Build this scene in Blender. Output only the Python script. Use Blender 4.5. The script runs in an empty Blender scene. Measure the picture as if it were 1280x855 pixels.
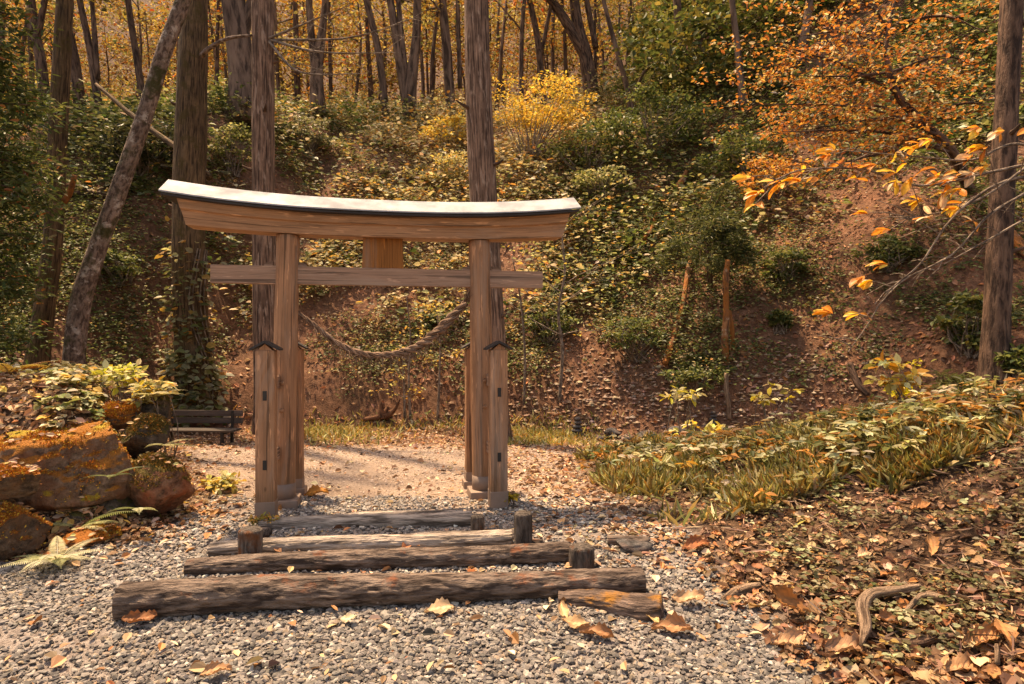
import bpy, bmesh, math, random
import numpy as np
from mathutils import Vector
R = np.random.default_rng(11)
random.seed(5)
C = bpy.context.scene
COL = C.collection
F = 800.0; CX = 640.0; CY = 427.5; EYE = 1.5

# ---------------------------------------------------------------- noise
def _h(ix, iy, iz):
    n = (ix.astype(np.int64) * 374761393 + iy.astype(np.int64) * 668265263 + iz.astype(np.int64) * 2147483647 // 7) & 0xffffffff
    n = ((n ^ (n >> 13)) * 1274126177) & 0xffffffff
    n = ((n ^ (n >> 15)) * 2246822519) & 0xffffffff
    return ((n ^ (n >> 16)) & 0xffffff) / float(0xffffff)
def vn(x, y, z=0.0):
    x, y, z = np.broadcast_arrays(np.asarray(x, float), np.asarray(y, float), np.asarray(z, float))
    ix, iy, iz = np.floor(x), np.floor(y), np.floor(z)
    fx, fy, fz = x - ix, y - iy, z - iz
    fx, fy, fz = [t * t * (3 - 2 * t) for t in (fx, fy, fz)]
    r = 0
    for a in (0, 1):
        for b in (0, 1):
            for c in (0, 1):
                w = (fx if a else 1 - fx) * (fy if b else 1 - fy) * (fz if c else 1 - fz)
                r = r + w * _h(ix + a, iy + b, iz + c)
    return r * 2 - 1
def fbm(x, y, z=0.0, o=4):
    r, a = 0, 1.0
    for i in range(o):
        r = r + a * vn(np.asarray(x) * 2**i + 17.3 * i, np.asarray(y) * 2**i - 9.1 * i, np.asarray(z) * 2**i + 4.7 * i)
        a *= .5
    return r / 1.9
def ss(a, b, x):
    t = np.clip((np.asarray(x, float) - a) / (b - a), 0, 1)
    return t * t * (3 - 2 * t)

# ---------------------------------------------------------------- terrain
def edge_r(y):    # where the right bank starts
    return np.interp(y, [0, 3.2, 4.1, 4.8, 6, 7.2, 8.2, 9.5], [1.85, 1.62, 1.45, 1.38, 1.2, .75, .8, 1.6])
def edge_l(y):
    return np.interp(y, [0, 4.2, 4.6, 5.0, 6.0, 8.4, 11], [-9, -9, -3.5, -2.85, -2.85, -4.3, -6])
def foot(x):
    return np.interp(x, [-14, -7.5, -5.6, -1, 1, 3, 5, 7.5, 14], [7.5, 8.6, 11.2, 11.6, 11.0, 10.4, 9.8, 8.0, 6.0])
def plateau(x):
    return 7.9 + 2.0 * ss(-14, -4, x) + .28 * np.maximum(0, x) + 1.5 * np.maximum(0, x - 5.5)
def slope_s(x, y):
    return y - foot(x)
def H(x, y):
    x = np.asarray(x, float); y = np.asarray(y, float)
    g = np.interp(y, [-12, 0, 2.4, 3.7, 4.1, 4.4, 4.8, 5.2, 6, 9, 10.2, 12], [-.6, -.4, -.25, -.165, -.135, -.1, -.055, -.02, 0, -.03, -.12, -.02])
    s = slope_s(x, y)
    sl = .86 * np.maximum(s, 0) + .35 * ss(0, .7, s) + .55 * np.maximum(0, x - 2) * .06 * np.maximum(s, 0) * .3
    sl = sl + ss(0, 3, s) * (.75 * fbm(x * .28, y * .28, 1) + .22 * fbm(x * 1.1, y * 1.1, 3)) + ss(0, 1, s) * .06 * fbm(x * 4, y * 4, 5)
    pl = plateau(x) + .12 * np.maximum(0, y - 24) + .95 * np.maximum(0, y - 48) * ss(48, 56, y) + .3 * fbm(x * .2, y * .2, 9) + .15 * fbm(x, y, 2)  # steep rise at the far end is added to block the bright sky
    k = 1.2
    hill = -k * np.log(np.exp(-np.clip(sl, -5, 60) / k) + np.exp(-np.clip(pl, 0, 60) / k)) + k * math.log(1 + math.exp(-8 / k))
    hill = np.where(s > -.2, np.maximum(hill, 0), 0)
    # right bank
    t = ss(0, 3.4, x - edge_r(y))
    B = np.interp(y, [-6, 2, 5.6, 6.6, 8, 9.6, 10.3], [1.0, .95, 1.0, .75, .30, .1, 0])
    B = np.maximum(B, 1.0 * ss(4.6, 6.6, x) * ss(11, 9, y))
    bank = B * t * (1 + .2 * fbm(x * 1.3, y * 1.3, 6)) + .07 * t * np.minimum(1, B * 2) * fbm(x * 3.2, y * 3.2, 16) + .03 * ss(0, .4, x - edge_r(y)) * (1 + fbm(x * 5, y * 5, 7))
    bank = bank * (1 - ss(0, 2, s))
    # left mound
    xe = x + .50 * np.maximum(0, y - 5.2)
    m = ss(-2.95, -3.75, xe) * ss(4.75, 5.75, y) * (1 - ss(7.6, 9.0, y))
    mound = 1.13 * m * (1 + .1 * fbm(x * 1.1, y * 1.1, 8)) + .05 * ss(.2, 0, x - edge_l(y)) * fbm(x * 4, y * 4, 2)
    rut = .012 * fbm(x * 2.2, y * 2.2, 12)
    return g + hill + bank + mound + rut
def HN(x, y, e=.15):
    hx = (H(x + e, y) - H(x - e, y)) / (2 * e); hy = (H(x, y + e) - H(x, y - e)) / (2 * e)
    n = np.stack([-hx, -hy, np.ones_like(hx)], -1)
    return n / np.linalg.norm(n, axis=-1, keepdims=True)
_T = np.concatenate([np.arange(2, 14, .01), np.arange(14, 60, .03)])
def hit(px, py):
    """the point of the terrain seen at a pixel of the photograph"""
    X = (px - CX) / F * _T; Z = EYE + (CY - py) / F * _T
    d = Z - H(X, _T)
    ok = (d < 0) & (_T < 34)
    if ok.any(): i = int(np.argmax(ok))
    else:
        q = np.where((_T > 15) & (_T < 28), d, 1e9); i = int(np.argmin(q))
    return Vector((float(X[i]), float(_T[i]), float(H(X[i], _T[i]))))
def pt(px, py, Y):
    return Vector(((px - CX) / F * Y, Y, EYE + (CY - py) / F * Y))
def to_px(x, y, z):
    return CX + F * x / y, CY - F * (z - EYE) / y

# ---------------------------------------------------------------- mesh builder
class MB:
    def __init__(s): s.v = []; s.f = []; s.c = []; s.b = []; s.n = 0
    def add(s, V, Fs, col=(1, 1, 1), bv=None):
        V = np.asarray(V, float).reshape(-1, 3); n = len(V)
        if not isinstance(Fs, list): Fs = [Fs]
        for q in Fs:
            q = np.asarray(q, dtype=np.int64)
            if q.size: s.f.append(q + s.n)
        c = np.asarray(col, float)
        if c.ndim == 1: c = np.tile(c[:3], (n, 1))
        s.c.append(c[:, :3]); s.b.append(V.copy() if bv is None else np.asarray(bv, float).reshape(-1, 3))
        s.v.append(V); s.n += n
        return s
def mesh_of(name, mb, origin, smooth):
    V = np.concatenate(mb.v) - np.array(origin)
    me = bpy.data.meshes.new(name)
    cnt = np.concatenate([np.full(len(q), q.shape[1]) for q in mb.f])
    idx = np.concatenate([q.ravel() for q in mb.f])
    st = np.concatenate([[0], np.cumsum(cnt)[:-1]])
    me.vertices.add(len(V)); me.vertices.foreach_set('co', V.astype(np.float32).ravel())
    me.loops.add(len(idx)); me.loops.foreach_set('vertex_index', idx.astype(np.int32))
    me.polygons.add(len(cnt)); me.polygons.foreach_set('loop_start', st.astype(np.int32))
    me.polygons.foreach_set('loop_total', cnt.astype(np.int32))
    me.update(calc_edges=True); me.validate()
    me.polygons.foreach_set('use_smooth', np.full(len(me.polygons), bool(smooth)))
    a = me.attributes.new('Col', 'FLOAT_COLOR', 'POINT')
    cc = np.concatenate(mb.c); cc = np.concatenate([cc, np.ones((len(cc), 1))], 1)
    a.data.foreach_set('color', cc.astype(np.float32).ravel())
    b = me.attributes.new('bv', 'FLOAT_VECTOR', 'POINT')
    b.data.foreach_set('vector', np.concatenate(mb.b).astype(np.float32).ravel())
    return me
def mk(name, mb, mat, parent=None, loc=(0, 0, 0), smooth=True):
    """ONE object out of a builder whose points are in world space"""
    org = _worldloc(parent) if parent else Vector(loc)
    o = bpy.data.objects.new(name, mesh_of(name, mb, org, smooth))
    o.data.materials.append(mat); COL.objects.link(o)
    if parent: o.parent = parent
    else: o.location = loc
    return o
def _worldloc(o):
    v = Vector((0, 0, 0))
    while o: v += o.location; o = o.parent
    return v
def tag(o, label=None, cat=None, group=None, kind=None):
    for k, v in (('label', label), ('category', cat), ('group', group), ('kind', kind)):
        if v: o[k] = v
    return o
def thing(name, label, cat, loc, group=None):
    o = bpy.data.objects.new(name, None); COL.objects.link(o); o.location = loc; o.empty_display_size = .1
    return tag(o, label, cat, group)
def copy_tree(o, parent=None):
    c = o.copy(); COL.objects.link(c); c.parent = parent
    for ch in list(o.children): copy_tree(ch, c)
    return c

# ---------------------------------------------------------------- materials
def nt(name):
    m = bpy.data.materials.new(name); m.use_nodes = True
    t = m.node_tree; t.nodes.clear()
    return m, t
def N(t, ty, **kw):
    n = t.nodes.new(ty)
    for k, v in kw.items():
        if k in n.inputs.keys(): n.inputs[k].default_value = v
        else: setattr(n, k, v)
    return n
def attr(t, name, fac=False):
    n = N(t, 'ShaderNodeAttribute'); n.attribute_name = name
    return n.outputs['Fac' if fac else ('Vector' if name == 'bv' else 'Color')]
def noise(t, vec, scale, detail=4, rough=.55, mapping=None, dist=0):
    if mapping:
        m = N(t, 'ShaderNodeMapping'); m.inputs['Scale'].default_value = mapping
        t.links.new(vec, m.inputs['Vector']); vec = m.outputs[0]
    n = N(t, 'ShaderNodeTexNoise'); n.inputs['Scale'].default_value = scale; n.inputs['Detail'].default_value = detail
    n.inputs['Roughness'].default_value = rough; n.inputs['Distortion'].default_value = dist
    t.links.new(vec, n.inputs['Vector'])
    return n.outputs['Fac']
def ramp(t, fac, stops):
    r = N(t, 'ShaderNodeValToRGB'); e = r.color_ramp.elements
    while len(e) < len(stops): e.new(.5)
    for i, (p, c) in enumerate(stops):
        e[i].position = p; e[i].color = (*(c if hasattr(c, '__len__') else (c, c, c)), 1)
    t.links.new(fac, r.inputs[0]); return r.outputs['Color']
def mix(t, fac, a, b, mode='MIX'):
    m = N(t, 'ShaderNodeMix'); m.data_type = 'RGBA'; m.blend_type = mode
    for s, v in ((0, fac), (6, a), (7, b)):
        if hasattr(v, 'node'): t.links.new(v, m.inputs[s])
        else: m.inputs[s].default_value = (*v, 1) if hasattr(v, '__len__') else v
    return m.outputs[2]
def math_(t, op, a, b=0.0):
    m = N(t, 'ShaderNodeMath'); m.operation = op
    for s, v in ((0, a), (1, b)):
        if hasattr(v, 'node'): t.links.new(v, m.inputs[s])
        else: m.inputs[s].default_value = v
    return m.outputs[0]
def finish(t, color, rough=.8, bumps=(), spec=.3, metal=0.0):
    p = N(t, 'ShaderNodeBsdfPrincipled'); p.inputs['Specular IOR Level'].default_value = spec; p.inputs['Metallic'].default_value = metal
    if hasattr(color, 'node'): t.links.new(color, p.inputs['Base Color'])
    else: p.inputs['Base Color'].default_value = (*color, 1)
    if hasattr(rough, 'node'): t.links.new(rough, p.inputs['Roughness'])
    else: p.inputs['Roughness'].default_value = rough
    last = None
    for h, st, di in bumps:
        b = N(t, 'ShaderNodeBump'); b.inputs['Strength'].default_value = st; b.inputs['Distance'].default_value = di
        t.links.new(h, b.inputs['Height'])
        if last: t.links.new(last, b.inputs['Normal'])
        last = b.outputs[0]
    if last: t.links.new(last, p.inputs['Normal'])
    o = N(t, 'ShaderNodeOutputMaterial'); t.links.new(p.outputs[0], o.inputs[0]); return p
def obj_vec(t): return N(t, 'ShaderNodeTexCoord').outputs['Object']
def geo(t, k): return N(t, 'ShaderNodeNewGeometry').outputs[k]
def up(t):
    s = N(t, 'ShaderNodeSeparateXYZ'); t.links.new(geo(t, 'Normal'), s.inputs[0]); return s.outputs[2]

def leaf_mat(name, trans=.4, rough=.5, spec=.35):
    m, t = nt(name); c = attr(t, 'Col')
    p = N(t, 'ShaderNodeBsdfPrincipled'); p.inputs['Roughness'].default_value = rough; p.inputs['Specular IOR Level'].default_value = spec
    t.links.new(c, p.inputs['Base Color'])
    tr = N(t, 'ShaderNodeBsdfTranslucent')
    t.links.new(mix(t, .35, c, mix(t, 1.0, c, (1.45, 1.2, .8), 'MULTIPLY')), tr.inputs['Color'])
    ms = N(t, 'ShaderNodeMixShader'); ms.inputs[0].default_value = trans
    t.links.new(p.outputs[0], ms.inputs[1]); t.links.new(tr.outputs[0], ms.inputs[2])
    o = N(t, 'ShaderNodeOutputMaterial'); t.links.new(ms.outputs[0], o.inputs[0]); return m
M = {}
M['leaf'] = leaf_mat('leaf'); M['far_leaf'] = leaf_mat('far_leaf', .26, .6, .2); M['dry_leaf'] = leaf_mat('dry_leaf', .12, .6, .25); M['grass'] = leaf_mat('grass_blade', .3, .5)
def bark(name, dark, light, moss=None, moss_amt=.5, s=30, lichen=None, stretch=.09, mossdir=None, bump=1.0, patches=None):
    m, t = nt(name); v = attr(t, 'bv')
    n1 = noise(t, v, s, 6, .6, (1, 1, stretch), .3)
    n2 = noise(t, v, s * .18, 4, .6, (1, 1, .5))
    n3 = noise(t, v, s * 3, 3, .6, (1, 1, .35))
    c = ramp(t, n1, [(.40, tuple(x * .7 for x in dark)), (.49, tuple((a + b) / 2 for a, b in zip(dark, light))), (.58, light)])
    c = mix(t, ramp(t, n2, [(.35, 0), (.65, .55)]), c, tuple(x * .55 for x in dark))
    if patches: c = mix(t, ramp(t, noise(t, v, s * .35, 5, .6, (1, 1, .22)), [(.55, 0), (.66, .7)]), c, patches)
    if lichen:
        c = mix(t, ramp(t, noise(t, v, s * .3, 5, .65), [(.56, 0), (.64, .85)]), c, lichen)
    if moss:
        f = ramp(t, noise(t, v, s * .12, 5, .7), [(.62 - moss_amt * .3, 0), (.74 - moss_amt * .3, .9)])
        if mossdir == 'up': f = mix(t, 1.0, f, ramp(t, up(t), [(.1, 0), (.6, 1)]), 'MULTIPLY')
        c = mix(t, f, c, mix(t, noise(t, v, s * 6, 2), tuple(x * .6 for x in moss), moss))
    h = math_(t, 'ADD', n1, math_(t, 'MULTIPLY', n3, .25))
    finish(t, c, .85, [(n2, .5, .05), (h, 1.0 * bump, .05)], .2); return m
M['cedar'] = bark('cedar_bark', (.10, .055, .038), (.42, .25, .17), s=44, stretch=.045, patches=(.52, .36, .27))
M['mossy_bark'] = bark('mossy_bark', (.075, .045, .025), (.23, .14, .075), moss=(.115, .078, .026), moss_amt=.38, s=34, stretch=.10)
M['pale_bark'] = bark('lichen_bark', (.12, .075, .055), (.34, .235, .18), moss=(.06, .055, .015), moss_amt=.4, s=22, lichen=(.5, .41, .34), stretch=.5)
M['dark_bark'] = bark('dark_bark', (.06, .034, .024), (.21, .12, .08), s=18, stretch=.2)
M['far_bark'] = bark('far_bark', (.08, .048, .034), (.25, .155, .11), s=8, stretch=.2)
M['twig'] = bark('twig_bark', (.16, .11, .08), (.46, .35, .27), s=60, stretch=.2)
M['orange_bark'] = bark('orange_bark', (.12, .055, .03), (.36, .16, .07), moss=(.38, .13, .03), moss_amt=.7, s=20, stretch=.2, lichen=(.5, .38, .28))
M['driftwood'] = bark('weathered_root', (.14, .085, .055), (.46, .31, .21), s=50, stretch=.08)
M['stump'] = bark('stump_wood', (.09, .04, .022), (.26, .12, .065), s=30, stretch=.15)
M['log'] = bark('log_bark', (.07, .046, .036), (.26, .19, .15), moss=(.27, .085, .035), moss_amt=.22, s=24, stretch=.22, mossdir='up', bump=1.0)
M['log_moss'] = bark('log_bark_yellow_moss', (.085, .055, .042), (.24, .165, .13), moss=(.40, .17, .03), moss_amt=.36, s=24, stretch=.22, mossdir='up', bump=.8)
M['log_pale'] = bark('bleached_log_bark', (.16, .12, .095), (.56, .45, .37), s=26, stretch=.12, bump=.8)
M['stake'] = bark('stake_wood', (.075, .058, .048), (.19, .15, .125), moss=(.22, .075, .025), moss_amt=.3, s=34, stretch=.2)
def wood(name, base, s=1.0, dirt=.5):
    m, t = nt(name); v = attr(t, 'bv')
    n1 = noise(t, v, 60 * s, 5, .6, (1, 1, .03), 1.2)
    n2 = noise(t, v, 9 * s, 4, .6, (1, 1, .25), .4)
    n3 = noise(t, v, 30, 3, .5, (1, 1, .16))
    c = ramp(t, n1, [(.3, tuple(x * .6 for x in base)), (.5, base), (.68, tuple(min(1, x * 1.22) for x in base))])
    c = mix(t, ramp(t, n2, [(.36, dirt), (.6, 0)]), c, tuple(x * .5 for x in base))
    c = mix(t, ramp(t, n3, [(.62, 0), (.68, .75)]), c, tuple(min(1, x * 1.75) for x in base))
    w = N(t, 'ShaderNodeTexVoronoi'); w.inputs['Scale'].default_value = 2.6
    mp = N(t, 'ShaderNodeMapping'); mp.inputs['Scale'].default_value = (2.2, 2.2, 1.0); t.links.new(v, mp.inputs[0]); t.links.new(mp.outputs[0], w.inputs[0])
    c = mix(t, ramp(t, w.outputs['Distance'], [(.03, .75), (.075, 0)]), c, tuple(x * .28 for x in base))
    ck = noise(t, v, 22 * s, 5, .65, (1, 1, .022), .6)
    crack = ramp(t, ck, [(.405, 1), (.425, 0)]); c = mix(t, math_(t, 'MULTIPLY', crack, .75), c, tuple(x * .22 for x in base))
    pz = N(t, 'ShaderNodeSeparateXYZ'); t.links.new(geo(t, 'Position'), pz.inputs[0])
    wet = ramp(t, math_(t, 'ADD', pz.outputs[2], math_(t, 'MULTIPLY', noise(t, v, 7, 5, .7, (1, 1, .3)), .5)), [(.42, .6), (.68, 0)])
    c = mix(t, wet, c, tuple(x * y for x, y in zip(base, (.42, .45, .42))))
    grey = ramp(t, noise(t, v, 5, 6, .7, (1, 1, .12), .5), [(.5, 0), (.68, .55)]); c = mix(t, grey, c, (base[0] * .95, base[0] * .72, base[0] * .56))
    finish(t, c, .72, [(n1, .5, .008), (ck, .4, .02)], .22); return m
M['wood'] = wood('weathered_gate_wood', (.38, .19, .102))
M['wood_beam'] = wood('beam_wood', (.39, .205, .11), 1.2, .3)
M['wood_tie'] = wood('tie_beam_wood', (.36, .215, .145), .8, .3)
M['plaque'] = wood('plaque_wood', (.27, .098, .024), .6, .1)
M['bench'] = wood('bench_wood', (.115, .085, .07), .8, .3)
def metal(name, col, rough, met=.8, var=.3):
    m, t = nt(name); v = obj_vec(t)
    n = noise(t, v, 3.5, 5, .65); n2 = noise(t, v, 24, 3)
    c = mix(t, ramp(t, n, [(.4, 0), (.6, var)]), col, tuple(x * .55 for x in col))
    c = mix(t, ramp(t, n2, [(.5, 0), (.7, var * .6)]), c, tuple(x * .7 for x in col))
    finish(t, c, ramp(t, n, [(.3, rough), (.7, min(1, rough + .25))]), [(n2, .08, .01)], .5, met); return m
M['roof_metal'] = metal('pale_roof_sheet', (.335, .335, .35), .7, .1, .7)
M['dark_metal'] = metal('dark_metal', (.045, .038, .036), .5, .5)
M['collar'] = metal('copper_collar', (.27, .19, .15), .5, .45)
M['iron'] = metal('iron', (.05, .045, .04), .6, .6)
def rope_mat():
    m, t = nt('straw_rope'); v = attr(t, 'bv')
    n = noise(t, v, 130, 4, .6, (1, 1, .08))
    finish(t, ramp(t, n, [(.36, (.05, .028, .018)), (.5, (.19, .11, .072)), (.62, (.38, .245, .17))]), .85, [(n, .7, .006)], .2); return m
M['rope'] = rope_mat()
def stone_mat():
    m, t = nt('gravel_stone'); c = attr(t, 'Col'); v = obj_vec(t)
    n = noise(t, v, 90, 3)
    finish(t, mix(t, .55, c, mix(t, 1.0, c, ramp(t, n, [(.3, .55), (.7, 1.35)]), 'MULTIPLY')), .8, [(n, .3, .004)], .3); return m
M['stone'] = stone_mat()
def rock_mat(name, base, red, moss, amt, yellow=0):
    m, t = nt(name); v = obj_vec(t)
    n = noise(t, v, 3.2, 7, .65, None, .4); n2 = noise(t, v, 16, 6, .7); n3 = noise(t, v, 70, 3, .6)
    c = ramp(t, n2, [(.36, tuple(x * .35 for x in base)), (.5, base), (.62, tuple(x * 1.6 for x in base))])
    c = mix(t, ramp(t, n, [(.45, 0), (.62, .85)]), c, red)
    mf = math_(t, 'ADD', math_(t, 'MULTIPLY', up(t), .85), math_(t, 'MULTIPLY', noise(t, v, 6, 7, .75), .9))
    mc = mix(t, n3, tuple(x * .45 for x in moss), tuple(min(1, x * 1.35) for x in moss))
    if yellow: mc = mix(t, ramp(t, noise(t, v, 2.2, 3), [(.5, 0), (.58, 1)]), mc, mix(t, n3, (.22, .14, .015), (.66, .46, .05)))
    mk_ = ramp(t, mf, [(1.12 - amt, 0), (1.28 - amt, 1)])
    c = mix(t, mk_, c, mc)
    hh = math_(t, 'ADD', n2, math_(t, 'MULTIPLY', math_(t, 'MULTIPLY', mk_, n3), 1.0))
    finish(t, c, .85, [(math_(t, 'ADD', n, noise(t, v, 7, 8, .75)), .8, .09), (hh, .9, .03)], .25); return m
M['boulder'] = rock_mat('boulder_rock', (.20, .125, .08), (.23, .10, .05), (.46, .17, .03), .40, 1)
M['red_boulder'] = rock_mat('reddish_boulder', (.24, .12, .07), (.42, .12, .05), (.13, .09, .02), .2)
M['orange_moss_rock'] = rock_mat('orange_moss_rock', (.13, .085, .055), (.2, .09, .04), (.46, .15, .025), .55)
M['dark_rock'] = rock_mat('dark_mossy_rock', (.10, .075, .055), (.13, .075, .04), (.10, .085, .02), .35)
M['stream_rock'] = rock_mat('stream_rock', (.10, .09, .085), (.16, .1, .08), (.1, .08, .05), -.1)

def ground_mat():
    m, t = nt('forest_ground'); a = N(t, 'ShaderNodeAttribute'); a.attribute_name = 'Col'
    sp = N(t, 'ShaderNodeSeparateColor'); t.links.new(a.outputs['Color'], sp.inputs[0])   # r gravel, g hill soil, b dark humus
    v = geo(t, 'Position')
    n0 = noise(t, v, 1.3, 6, .6); n1 = noise(t, v, 9, 6, .7); n2 = noise(t, v, 55, 4, .7)
    vo = N(t, 'ShaderNodeTexVoronoi'); vo.inputs['Scale'].default_value = 42; t.links.new(v, vo.inputs[0])
    grav = mix(t, .65, ramp(t, n2, [(.3, (.12, .085, .07)), (.7, (.36, .29, .25))]), ramp(t, vo.outputs['Color'], [(0, (.13, .10, .09)), (1, (.50, .43, .38))]))
    hum = ramp(t, n1, [(.3, (.045, .026, .016)), (.5, (.11, .062, .038)), (.72, (.21, .125, .075))])
    hill = ramp(t, n1, [(.28, (.08, .037, .023)), (.5, (.215, .10, .058)), (.72, (.38, .20, .125))])
    hill = mix(t, ramp(t, n0, [(.35, .7), (.6, 0)]), hill, (.09, .052, .03))
    c = mix(t, sp.outputs[1], hum, hill); far = N(t, 'ShaderNodeSeparateXYZ'); t.links.new(v, far.inputs[0])
    sand = mix(t, ramp(t, n2, [(.3, 0), (.7, 1)]), (.30, .205, .155), (.58, .45, .36)); sand = mix(t, ramp(t, n0, [(.4, .35), (.6, 0)]), sand, (.27, .17, .115))
    grav = mix(t, ramp(t, math_(t, 'MULTIPLY', far.outputs[1], .1), [(.5, 0), (.62, .9)]), grav, sand)
    c = mix(t, sp.outputs[0], c, grav)
    h = math_(t, 'ADD', n1, math_(t, 'MULTIPLY', n2, .5))
    finish(t, c, .9, [(h, .9, .07)], .15); return m
M['ground'] = ground_mat()

# ---------------------------------------------------------------- shape helpers
def frames(P):
    P = np.asarray(P, float); T = np.gradient(P, axis=0); T /= np.linalg.norm(T, axis=1, keepdims=True) + 1e-9
    a = np.array([0, 1, 0]) if abs(T[0][1]) < .8 else np.array([1, 0, 0])
    U = []; u = np.cross(T[0], a); u /= np.linalg.norm(u)
    for i in range(len(P)):
        u = u - T[i] * np.dot(u, T[i]); u /= np.linalg.norm(u) + 1e-9; U.append(u.copy())
    U = np.array(U); return T, U, np.cross(T, U)
def smooth_path(P, r, step):
    P = np.asarray([tuple(p) for p in P], float); r = np.asarray(r, float)
    if len(P) == 2: P = np.array([P[0], (P[0] + P[1]) / 2, P[1]]); r = np.array([r[0], (r[0] + r[1]) / 2, r[1]])
    Q = np.vstack([2 * P[0] - P[1], P, 2 * P[-1] - P[-2]]); out = []; ro = []
    for i in range(len(P) - 1):
        n = max(1, int(np.linalg.norm(P[i + 1] - P[i]) / step))
        for k in range(n):
            t = k / n; p0, p1, p2, p3 = Q[i:i + 4]
            out.append(.5 * (2 * p1 + (p2 - p0) * t + (2 * p0 - 5 * p1 + 4 * p2 - p3) * t * t + (3 * p1 - p0 - 3 * p2 + p3) * t**3))
            ro.append(r[i] * (1 - t) + r[i + 1] * t)
    out.append(P[-1]); ro.append(r[-1]); return np.array(out), np.array(ro)
def tube(mb, P, r, seg=10, step=.2, rough=0.0, rs=4.0, cap=True, smoothp=True, ridge=None, seed=0, col=(1, 1, 1), flare=0):
    if smoothp: P, r = smooth_path(P, r, step)
    else: P = np.asarray([tuple(p) for p in P], float); r = np.asarray(r, float)
    T, U, W = frames(P); n = len(P)
    L = np.concatenate([[0], np.cumsum(np.linalg.norm(np.diff(P, axis=0), axis=1))])
    th = np.linspace(0, 2 * np.pi, seg, endpoint=False)
    ct, st_ = np.cos(th)[None], np.sin(th)[None]
    rr = r[:, None] * np.ones((1, seg))
    bvx, bvy, bvz = rr * ct + seed * 3.1, rr * st_, L[:, None] * np.ones((1, seg)) + seed
    if flare:
        rr = rr * (1 + flare * np.exp(-L[:, None] / .28) * (1 + .5 * np.sin(th[None] * 5 + seed)))
    if rough: rr = rr * (1 + rough * fbm(bvx * rs / 1.0, bvy * rs, bvz * rs * .35, 4))
    if ridge:
        amp, k, lk = ridge
        q = fbm(ct * k + seed, st_ * k, bvz * lk, 4); rr = rr * (1 - amp * (1 - np.abs(q) * 2.2).clip(0, 1))
    V = P[:, None, :] + U[:, None, :] * (rr * ct)[..., None] + W[:, None, :] * (rr * st_)[..., None]
    V = V.reshape(-1, 3); i = np.arange(n - 1)[:, None] * seg; j = np.arange(seg)[None]; j2 = (j + 1) % seg
    Fq = np.stack([i + j, i + j2, i + seg + j2, i + seg + j], -1).reshape(-1, 4)
    bv = np.stack([bvx, bvy, bvz], -1).reshape(-1, 3)
    if cap:
        V = np.vstack([V, P[0] - T[0] * r[0] * .08, P[-1] + T[-1] * r[-1] * .08]); bv = np.vstack([bv, [seed * 3.1, 0, seed], [seed * 3.1, 0, L[-1] + seed]])
        a, b = n * seg, n * seg + 1; k = np.arange(seg); k2 = (k + 1) % seg
        tri = np.vstack([np.stack([np.full(seg, a), k2, k], -1), np.stack([np.full(seg, b), (n - 1) * seg + k, (n - 1) * seg + k2], -1)])
        mb.add(V, [Fq, tri], col, bv)
    else: mb.add(V, Fq, col, bv)
    return P, r
def box(mb, c, ax, h, bev=.006, long=2, taper=None, seed=0):
    """bevelled box: centre, 3 axes, half sizes; 'long' is the grain axis"""
    bm = bmesh.new(); bmesh.ops.create_cube(bm, size=2)
    for v in bm.verts: v.co = Vector((v.co.x * h[0], v.co.y * h[1], v.co.z * h[2]))
    if bev: bmesh.ops.bevel(bm, geom=bm.edges[:], offset=bev, segments=2, affect='EDGES', profile=.6)
    if taper:
        for v in bm.verts: taper(v)
    L = np.array([v.co[:] for v in bm.verts]); A = np.array([tuple(a) for a in ax], float)
    V = L @ A + np.array(tuple(c)); fs = {}
    bm.verts.index_update()
    for f in bm.faces: fs.setdefault(len(f.verts), []).append([v.index for v in f.verts])
    o = [k for k in range(3) if k != long]
    bv = np.stack([L[:, o[0]] + seed, L[:, o[1]] + seed * .7, L[:, long] + seed], -1)
    mb.add(V, [np.array(q) for q in fs.values()], (1, 1, 1), bv); bm.free()
def nrm(a): return a / (np.linalg.norm(a, axis=-1, keepdims=True) + 1e-9)
def cols(n, pal, jit=.22, w=None, hj=.06):
    pal = np.asarray(pal, float); i = R.choice(len(pal), n, p=None if w is None else np.asarray(w) / np.sum(w))
    return np.clip(pal[i] * (1 + jit * R.standard_normal((n, 1))) * (1 + hj * R.standard_normal((n, 3))), .01, .9)
def leaves(mb, P, D, Nn, S, W, Cc, fold=.25, droop=.15):
    D = nrm(D); Sd = nrm(np.cross(D, Nn)); Nn = np.cross(Sd, D)
    S = np.broadcast_to(np.asarray(S, float), (len(P),))[:, None]; W = np.broadcast_to(np.asarray(W, float), (len(P),))[:, None] * S * .5
    a = P; tip = P + D * S - Nn * S * droop
    l1 = P + D * S * .32 + Sd * W + Nn * W * fold; l2 = P + D * S * .68 + Sd * W * .85 + Nn * (W * fold - S * droop * .4)
    r1 = P + D * S * .32 - Sd * W + Nn * W * fold; r2 = P + D * S * .68 - Sd * W * .85 + Nn * (W * fold - S * droop * .4)
    V = np.stack([a, l1, l2, tip, r2, r1], 1).reshape(-1, 3); i = np.arange(len(P))[:, None] * 6
    mb.add(V, np.vstack([i + [0, 3, 2, 1], i + [0, 5, 4, 3]]), np.repeat(Cc, 6, 0))
def rdir(n, flat=.4):
    a = R.uniform(0, 2 * np.pi, n); z = R.standard_normal(n) * flat
    return nrm(np.stack([np.cos(a), np.sin(a), z], -1))
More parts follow.
